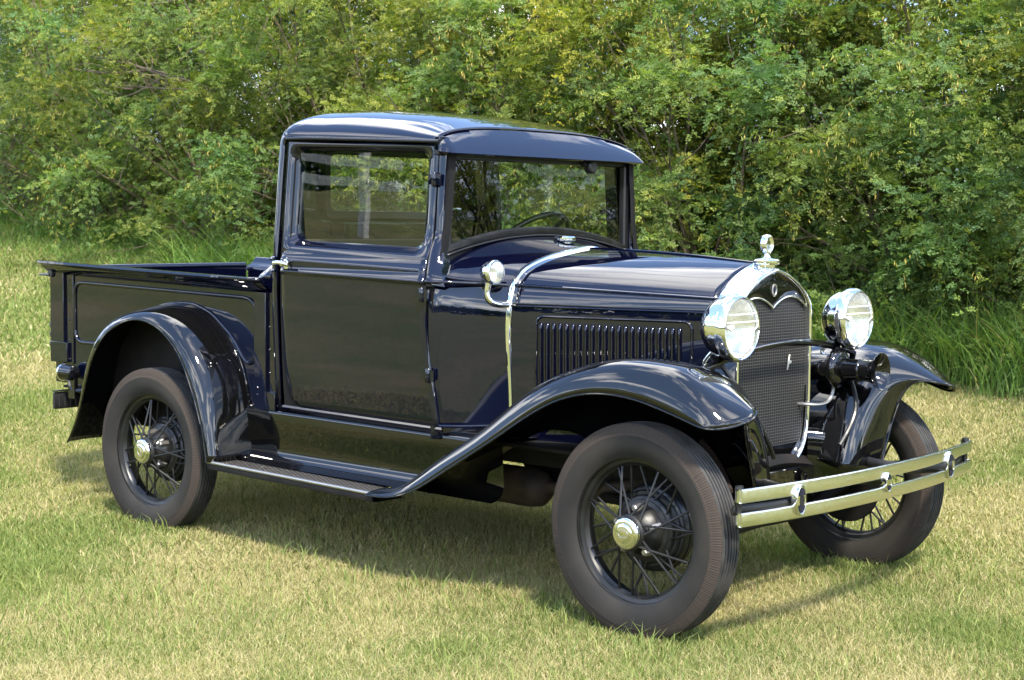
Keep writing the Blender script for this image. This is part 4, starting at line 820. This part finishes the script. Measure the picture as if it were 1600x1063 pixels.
def lawn_patch(n, r0, r1, hs, wd, gp=1.0):
    az = rad(131.26)+rng.uniform(rad(-30), rad(30), n); r = rng.uniform(r0, r1, n)
    x = CAMP.x+r*np.cos(az); y = CAMP.y+r*np.sin(az)
    k = (y < 4.55+.15*np.sin(x)); x, y, r = x[k], y[k], r[k]; n = len(x)
    f = .50*vnoise(x, y, .9, 1)+.25*vnoise(x, y, .33, 2)+.25*vnoise(x, y, 2.4, 3)
    # greener towards the left and back, and beneath the truck
    dist = sp_(-x-2.6, 1.2)*.08+sp_(y-.6, 1.5)*.06
    under_truck = np.exp(-((y+.1)/.75)**2)*((x > -3.4) & (x < .5))*.18
    pg = np.clip((f-.50)*3.2+.40+dist+under_truck, .05, .86)
    g = rng.random(n) < pg
    tint = np.where(g[:, None], GREEN[rng.integers(0, 4, n)], STRAW[rng.integers(0, 5, n)])*rng.uniform(.80, 1.08, (n, 1))
    tall = np.clip((f-.55)*4, 0, 1)*g
    h = rng.uniform(hs*.55, hs*1.15, n)*(1+.75*tall*rng.random(n)); wv = wd*rng.uniform(.7, 1.2, n)*(1+r/14)
    lean = rng.uniform(.15, 1.25, n)*np.where(g, .8, 1.15)
    return blades(x, y, h, wv, lean, tint)
parts_ = [lawn_patch(520000, 2.5, 6.5, .040, .0023), lawn_patch(440000, 6.3, 11.5, .044, .0034), lawn_patch(200000, 11.3, 21, .06, .0075)]
# scattered longer green tussocks near the camera and round the wheels
tx_, ty_ = [], []
for cx, cy, k, sg in ((-1.55, -1.75, 700, .35), (-2.3, -2.0, 600, .4), (.35, -1.55, 260, .25), (.9, -1.1, 260, .3), (1.1, .7, 300, .4), (-.9, -.75, 420, .4), (-1.7, -.6, 500, .45), (-3.1, -1.4, 500, .5), (1.5, -.3, 200, .3), (.05, .62, 160, .15), (.35, .7, 150, .16), (-.35, -.7, 90, .1), (.15, -.85, 120, .12), (-2.75, -.75, 140, .15), (.75, -2.2, 150, .25), (-3.9, .1, 500, .6)):
    tx_.append(rng.normal(cx, sg, k)); ty_.append(rng.normal(cy, sg, k))
tx_ = np.concatenate(tx_); ty_ = np.concatenate(ty_); n = len(tx_)
parts_.append(blades(tx_, ty_, rng.uniform(.05, .105, n), rng.uniform(.0035, .006, n), rng.uniform(.3, 1.0, n), GREEN[rng.integers(0, 4, n)]*rng.uniform(.8, 1.15, (n, 1))))
g_ = soup('lawn_grass', np.concatenate([p[0] for p in parts_]), 5, BF, np.concatenate([p[1] for p in parts_]), GRASS); g_['kind'] = 'stuff'

# ------------------------------------------------------------------ tall grass along the hedge foot
def long_blades(x, y, h, wd, az, tint):
    n = len(x); z = ground(x, y)-.01; ts_ = np.array([0, .3, .6, .82, 1.0]); d = np.stack([np.cos(az), np.sin(az)], 1)
    lean = rng.uniform(.25, .95, n); droop = rng.uniform(.05, .5, n)
    C = np.stack([np.stack([x+d[:, 0]*h*lean*t**1.7, y+d[:, 1]*h*lean*t**1.7, z+h*(t-droop*t**3)], 1) for t in ts_], 1)
    tw = az+pi/2+rng.uniform(-.9, .9, n); sd = np.stack([np.cos(tw), np.sin(tw), rng.uniform(-.3, .3, n)], 1)
    ws_ = np.array([.55, 1, .9, .6]); P = []
    for i in range(4): P += [C[:, i]-sd*(wd*ws_[i]/2)[:, None], C[:, i]+sd*(wd*ws_[i]/2)[:, None]]
    V = np.stack(P+[C[:, 4]], 1); return V, np.repeat(tint[:, None], 9, 1)
LF = [(0, 1, 3, 2), (2, 3, 5, 4), (4, 5, 7, 6), (6, 7, 8)]
hx, hy, hh = [], [], []
for x0, x1, k, yb, ht, sg in ((-2.3, .0, 4200, 4.5, .60, .16), (-3.9, -2.2, 2200, 4.45, .6, .18), (-8.0, -5.9, 3600, 3.65, .60, .26), (-6.0, -3.8, 900, 4.0, .5, .3), (-10.5, -8.0, 1100, 4.15, .34, .2), (-18, -10.3, 2200, 4.25, .28, .22)):
    nc = max(4, k//38); cx = rng.uniform(x0, x1, nc); cy = rng.normal(yb, sg, nc); m = rng.integers(20, 56, nc); m = (m*k/m.sum()).astype(int)
    for a, b, q in zip(cx, cy, m): hx.append(rng.normal(a, .06, q)); hy.append(rng.normal(b, .05, q)); hh.append(rng.uniform(.5, 1.15, q)*ht*rng.uniform(.75, 1.15))
hx, hy, hh = map(np.concatenate, (hx, hy, hh)); n = len(hx)
TG = np.array([[.13, .23, .055], [.16, .27, .06], [.11, .19, .05], [.22, .30, .09], [.32, .29, .13]])
V_, t3 = long_blades(hx, hy, hh, rng.uniform(.005, .0095, n)*(1+.3*(hx < -8)), rng.uniform(0, 2*pi, n), TG[rng.choice(5, n, p=[.3, .3, .25, .12, .03])]*rng.uniform(.8, 1.15, (n, 1)))
tgz = soup('tall_grass', V_, 9, LF, t3, GRASS); tgz['kind'] = 'stuff'
# low soft meadow grass between lawn and hedge on the left
n = 26000; mx_ = rng.uniform(-17, -3.2, n); my_ = 3.95+rng.normal(0, .30, n); k = my_ < 4.6; mx_, my_ = mx_[k], my_[k]; n = len(mx_)
V_, t3 = long_blades(mx_, my_, rng.uniform(.07, .17, n), rng.uniform(.004, .007, n), rng.uniform(0, 2*pi, n), TG[rng.choice(5, n, p=[.2, .35, .1, .25, .1])]*rng.uniform(.85, 1.2, (n, 1)))
mg = soup('meadow_grass', V_, 9, LF, t3, GRASS); mg['kind'] = 'stuff'

# ------------------------------------------------------------------ pea shrubs behind the lawn
def unit(v): return v/(np.linalg.norm(v, axis=-1, keepdims=True)+1e-9)
def shrub(name, label, cx, cy, R, H, seed, group, nl=28, ns=54, nleaf=13, lf=1.14, podp=.5, hue=0.0, dark=1.0, front=.75, reach=None, bare=()):
    r = np.random.default_rng(seed)
    root = thing(name, label, 'shrub', (cx, cy, float(ground(cx, cy))), group)
    prof = lambda h: np.interp(h/H, [0, .12, .4, .7, .9, 1], [.55, .85, 1.0, .92, .66, .3])
    # clump centres
    nc = nl*9
    h = H*r.beta(1.2, 1.05, nc)*.9+.08*H; fr = r.random(nc) < front
    ang = np.where(fr, -pi/2+r.normal(0, .85, nc), r.uniform(0, 2*pi, nc)); rd = R*prof(h)*r.uniform(.35, 1.08, nc)**.7
    Cc = np.stack([rd*np.cos(ang), rd*np.sin(ang), h], 1); keep = [0]
    dmin = np.linalg.norm((Cc-Cc[0])*np.array([1, .7, 1.25]), axis=1)
    while len(keep) < nl:
        k = int(np.argmax(dmin*r.uniform(.75, 1.0, nc))); keep.append(k); dmin = np.minimum(dmin, np.linalg.norm((Cc-Cc[k])*np.array([1, .7, 1.25]), axis=1))
    Lc = Cc[keep]; h = Lc[:, 2]; lr = r.uniform(.26, .54, nl)*R/1.2
    if reach is not None:
        for k, (ax, ay, az_) in enumerate(reach): Lc[k] = (ax, ay, az_); lr[k] = .34
    # stems reach from the foot to the clumps
    mb = MB(); base = np.stack([r.normal(0, .16, nl), r.normal(0, .14, nl), np.full(nl, -.05)], 1)
    for k in range(min(nl, 44)):
        b, t = base[k % 11]+r.normal(0, .03, 3), Lc[k]; b[2] = -.06
        mid = b*.45+t*.55+np.array([0, 0, .14*H*(t[2]/H)]) + r.normal(0, .07, 3); q1 = b*.8+t*.2+np.array([0, 0, .12*t[2]])
        mb.tube([b, q1, mid, t, t+unit(t-mid)*lr[k]*.7], [.015, .012, .008, .005, .002], 5, m=12, cap=False)
        for j in range(3):
            e = t+unit(r.normal(0, 1, 3)+np.array([0, -.4, .3]))*lr[k]*1.2; s0 = mid*.4+t*.6 if j % 2 else mid
            mb.tube([s0, (s0+e)/2+r.normal(0, .05, 3), e], [.006, .0045, .0018], 4, m=7, cap=False)
    for pts in bare:
        mb.tube(pts, [.011, .008, .003], 6, m=14, cap=False)
        for q in range(5):
            f = r.uniform(.3, .95); p0 = np.array(pts[0])*(1-f)+np.array(pts[2])*f*.6+np.array(pts[1])*f*.4; e = p0+np.array([-.28, -.05, .08])*r.uniform(.5, 1.2)+r.normal(0, .09, 3)
            mb.tube([p0, (p0+e)/2+r.normal(0, .02, 3), e], [.005, .004, .002], 4, m=7, cap=False)
    br = obj('branches', mb, BARK, root, recalc=False)
    # sprays
    li = np.repeat(np.arange(nl), ns); S = len(li)
    od = unit(Lc*np.array([1, 1, .55])-np.array([0, 0, .25*H]))[li]
    d = unit(od*.9+r.normal(0, .75, (S, 3))+np.array([0, -.15, .15])); o = Lc[li]+d*(lr[li]*r.uniform(.05, .9, S))[:, None]*np.array([1, 1, .5])
    ln = r.uniform(.22, .60, S)*R/1.2; ax = unit(d*.8+r.normal(0, .35, (S, 3))+np.array([0, 0, .12])); dr = r.uniform(.35, 1.35, S)
    s = np.linspace(.06, 1, nleaf)[None, :]+r.normal(0, .02, (S, nleaf)); s = np.clip(s, 0, 1)
    p = o[:, None]+ax[:, None]*(ln[:, None]*s)[..., None]; p[..., 2] -= dr[:, None]*ln[:, None]*s**2*.55
    tan = np.repeat(ax[:, None], nleaf, 1).copy(); tan[..., 2] -= dr[:, None]*s*.9; tan = unit(tan)
    sv = unit(np.cross(tan, np.array([0, 0, 1.0]))+1e-6); sg = np.where(np.arange(nleaf) % 2 == 0, 1, -1)[None, :, None]
    ld = unit(tan*.45+sv*sg*.8+r.normal(0, .42, (S, nleaf, 3))+np.array([0, 0, .12])); ll = r.uniform(.05, .085, (S, nleaf))*lf*(1-.35*s)
    P0 = p.reshape(-1, 3); D = ld.reshape(-1, 3); LL = ll.ravel(); n = len(P0)
    up = unit(np.array([0, 0, 1.0])+r.normal(0, .55, (n, 3))+.35*np.repeat(od, nleaf, 0)); sd = unit(np.cross(D, up)); nr = unit(np.cross(sd, D))
    tp_ = np.array([.22, .22, .42, .42, .62, .62, .82, .82, 1.0]); sg2 = np.array([1, -1, 1, -1, 1, -1, 1, -1, 0]); m = len(tp_)
    c0 = P0[:, None]+D[:, None]*(LL[:, None]*tp_[None])[..., None]; c0[..., 2] -= (LL[:, None]*.22*tp_[None]**2)
    f = unit(D[:, None]*np.where(sg2 == 0, 1, .55)[None, :, None]+sd[:, None]*sg2[None, :, None]+r.normal(0, .22, (n, m, 3)))
    wv = unit(np.cross(np.repeat(nr[:, None], m, 1)+r.normal(0, .25, (n, m, 3)), f)); q = (LL[:, None]*r.uniform(.30, .42, (n, m)))[..., None]; wq = q*.27
    Q = np.stack([c0, c0+f*q*.5+wv*wq, c0+f*q, c0+f*q*.5-wv*wq], 2).reshape(-1, 4, 3)
    base_c = np.array([[.115, .178, .052], [.130, .188, .052], [.092, .150, .056], [.160, .205, .058]])
    young = (np.repeat(s.ravel(), m) > .8) & (np.repeat(np.repeat(r.random(S) < .4, nleaf), m))
    lobe_t = r.uniform(.78, 1.42, nl)[li]; lobe_h = np.clip(r.normal(hue+.07, .18, nl)+.34*(h/H-.45), -.16, .6)[li]
    tc_ = base_c[np.repeat(r.integers(0, 4, S), nleaf*m)]*np.repeat(lobe_t*dark, nleaf*m)[:, None]*r.uniform(.85, 1.18, (len(Q), 1))
    hs_ = np.repeat(lobe_h, nleaf*m)[:, None]; tc_ = tc_*(1+hs_*np.array([[.9, .25, -.5]])); tc_ = np.where(young[:, None], tc_*np.array([[1.55, 1.3, .9]]), tc_)
    soup('foliage', Q, 4, [(0, 1, 2, 3)], np.clip(tc_, .005, 1), LEAF, root, smooth=False)
    # hanging seed pods
    if podp > 0:
        pw = np.clip(podp*(1.2 if True else 1)*np.interp((o[:, 2]/H), [0, .25, .6, 1], [.25, .55, 1.0, 1.1]), 0, 1); lp_ = r.random(nl) < .5
        pk = (r.random(S) < pw*.6) & lp_[li]; idx = np.nonzero(pk)[0]; K = r.integers(5, 11, len(idx)); ii = np.repeat(idx, K); npd = len(ii)
        if npd:
            sj = np.clip(r.integers(2, nleaf, npd), 0, nleaf-1); a = p[ii, sj]+r.normal(0, .012, (npd, 3)); L_ = r.uniform(.036, .062, npd)
            dn = unit(np.stack([r.normal(0, .3, npd), r.normal(0, .3, npd), -np.ones(npd)], 1)); w_ = unit(np.cross(dn, unit(r.normal(0, 1, (npd, 3)))))*.0034*max(1, lf); w2 = np.cross(dn, w_)
            b1 = a+dn*(.018+0*L_)[:, None]; e = b1+dn*L_[:, None]; mdl = (b1+e)/2
            PV = np.stack([b1, mdl+w_, mdl-w_*.5+w2*.9, mdl-w_*.5-w2*.9, e], 1)
            pc = np.array([[.50, .43, .10], [.44, .43, .10], [.54, .41, .12], [.38, .39, .09]])[r.integers(0, 4, npd)]*r.uniform(.8, 1.15, (npd, 1))
            po = soup('seed_pods', PV, 5, [(0, 1, 2), (0, 2, 3), (0, 3, 1), (4, 2, 1), (4, 3, 2), (4, 1, 3)], pc, POD, root); po['kind'] = 'stuff'
    return root
HG = 'pea shrubs of the hedge behind the truck'
front_row = [
 ('pea shrub past the right edge, mirrored in the windscreen', 3.9, 5.2, 1.6, 3.3, dict(podp=.4, nl=40, ns=20, lf=1.7)),
 ('pea shrub just out of frame at right, mirrored in the windscreen', 1.35, 5.3, 1.5, 3.3, dict(podp=.4, nl=40, ns=20, lf=1.7)),
 ('deep green pea shrub at the right edge, beyond the far fender tip', -.55, 5.55, 1.35, 3.2, dict(podp=.5, hue=-.08)),
 ('dense blue-green pea shrub directly behind the far headlight', -2.25, 5.55, 1.30, 3.3, dict(podp=.55, hue=-.10)),
 ('pea shrub with dark hollow between cab and radiator cap', -3.75, 5.05, 1.15, 3.2, dict(podp=.6, hue=.0)),
 ('yellow-tinged pea shrub seen through the windscreen', -5.35, 5.0, 1.25, 3.4, dict(podp=.8, hue=.15)),
 ('bushy pea shrub behind the rear half of the cab roof', -7.1, 4.9, 1.30, 3.3, dict(podp=.6, hue=.05)),
 ('pea shrub left of the cab with bare tan branches sticking out', -9.0, 4.75, 1.35, 3.4, dict(podp=.55, hue=.02, lf=1.1, ns=40, bare=[((.95, -.85, 1.42), (.25, -1.0, 1.62), (-.5, -1.15, 1.78)), ((.95, -.85, 1.42), (.4, -1.05, 1.45), (-.35, -1.2, 1.52)), ((.6, -.95, 1.50), (.0, -1.1, 1.70), (-.75, -1.1, 1.98)), ((.25, -1.0, 1.62), (-.15, -1.2, 1.60), (-.60, -1.25, 1.66)), ((.4, -1.0, 1.55), (.15, -1.15, 1.40), (-.2, -1.25, 1.36)), ((.0, -1.1, 1.70), (-.2, -1.15, 1.86), (-.28, -1.2, 2.05))])),
 ('low leafy pea shrub above the middle of the cargo bed', -11.0, 4.75, 1.35, 3.3, dict(podp=.6, hue=.0, lf=1.15, ns=36)),
 ('last pea shrub at the left end of the hedge, just out of frame', -15.6, 5.0, 1.5, 3.6, dict(podp=.9, hue=.15, lf=1.3, ns=30)),
 ('pale yellow pod-laden pea shrub at the left edge', -13.2, 4.9, 1.45, 3.6, dict(podp=1.0, hue=.2, lf=1.2, ns=36)),
]
def hedge_top(x, y, extra): return float(np.clip(1.376+.133*math.hypot(x-CAMP.x, y-CAMP.y)+extra-ground(x, y), 2.3, 4.2))
for i, (lb, x, y, R, H, kw) in enumerate(front_row): H = hedge_top(x, y, .34); shrub('pea_shrub', lb, x, y, R, H, 100+i, HG, **kw)
back_row = [('rear pea shrub topping the hedge in the upper right corner', -1.5), ('rear pea shrub topping the hedge straight above the far headlight', -3.1), ('rear pea shrub topping the hedge above the near headlight', -4.7),
            ('rear pea shrub topping the hedge over the visor', -6.3), ('rear pea shrub topping the hedge over the cab side window', -8.1), ('rear pea shrub topping the hedge just left of the cab', -10.1), ('rear pea shrub topping the hedge over the cargo bed', -12.2), ('rear pea shrub topping the hedge in the upper left corner', -14.6)]
for i, (lb, x) in enumerate(back_row): shrub('pea_shrub', lb, x, 6.7+.3*math.sin(i*2.1), 1.5, hedge_top(x, 6.7, .95), 200+i, HG, nl=68, ns=23, nleaf=10, lf=1.8, podp=.6, hue=.12, front=.6)

# ------------------------------------------------------------------ what the paint and glass mirror: rail fence and a far wood behind the camera
fen = thing('rail_fence', 'white two-rail wooden fence on the rise, mirrored in the side window', 'fence', (-18, -15.2, float(ground(-18, -15.2))))
fxs = np.append(np.arange(-34.35, -13.5, 2.6), -12.75); fy = lambda x: -15.2-.06*(x+18)
for x in fxs[:-1]:
    z = float(ground(x, fy(x))); p = obj('fence_post', MB().box((x+18, fy(x)+15.2, z-fen.location.z+.62), (.13, .13, 1.36)), WHITE, fen, bevel=.008)
for a, b in zip(fxs[:-1], fxs[1:]):
    for h in (.83, 1.17):
        za, zb_ = float(ground(a, fy(a)))-fen.location.z+h, float(ground(b, fy(b)))-fen.location.z+h
        P = [(a+18, fy(a)+15.2+.085, za), (b+18, fy(b)+15.2+.085, zb_)]
        m = MB().loops([[(p[0], p[1]+dy_, p[2]+dz_) for dy_, dz_ in ((-.018, -.075), (.018, -.075), (.018, .075), (-.018, .075))] for p in P], cap0=True, cap1=True); obj('fence_rail', m, WHITE, fen)
# far wood: one mass on the horizon behind the photographer
n = 26000; a = rng.uniform(-pi*1.02, .35, n); D_ = rng.uniform(70, 95, n); x = D_*np.cos(a); y = D_*np.sin(a)-5; top = 3.2+2.6*vnoise(a*40+200, a*0, 1.0, 9)+1.2*vnoise(a*160+500, a*0, 1.0, 8)
z = ground(x, y)+top*rng.random(n)**.6; c = np.stack([x, y, z], 1); q = rng.uniform(.35, .8, n)[:, None]
e1_ = unit(rng.normal(0, 1, (n, 3))); e2_ = unit(np.cross(e1_, rng.normal(0, 1, (n, 3))))
Vw = np.stack([c-e1_*q, c+e2_*q*.7, c+e1_*q, c-e2_*q*.7], 1)
fw_ = soup('far_wood', Vw, 4, [(0, 1, 2, 3)], np.array([.045, .085, .03])*rng.uniform(.7, 1.3, (n, 1)), LEAF, smooth=False); fw_['kind'] = 'stuff'
# dead moth caught on the radiator mesh
mo = obj('dead_moth', MB().add([(.041, .112, .868), (.044, .115, .890), (.045, .119, .889), (.043, .118, .868), (.046, .128, .866), (.046, .127, .858), (.043, .116, .854), (.042, .104, .833), (.043, .109, .834), (.041, .110, .860)], [(0, 3, 2, 1), (3, 6, 5, 4), (9, 7, 8, 6), (0, 9, 6, 3)]), MOTH, thick=.0025, recalc=False)
tag(mo, 'small white dead moth stuck on the radiator mesh', 'moth')
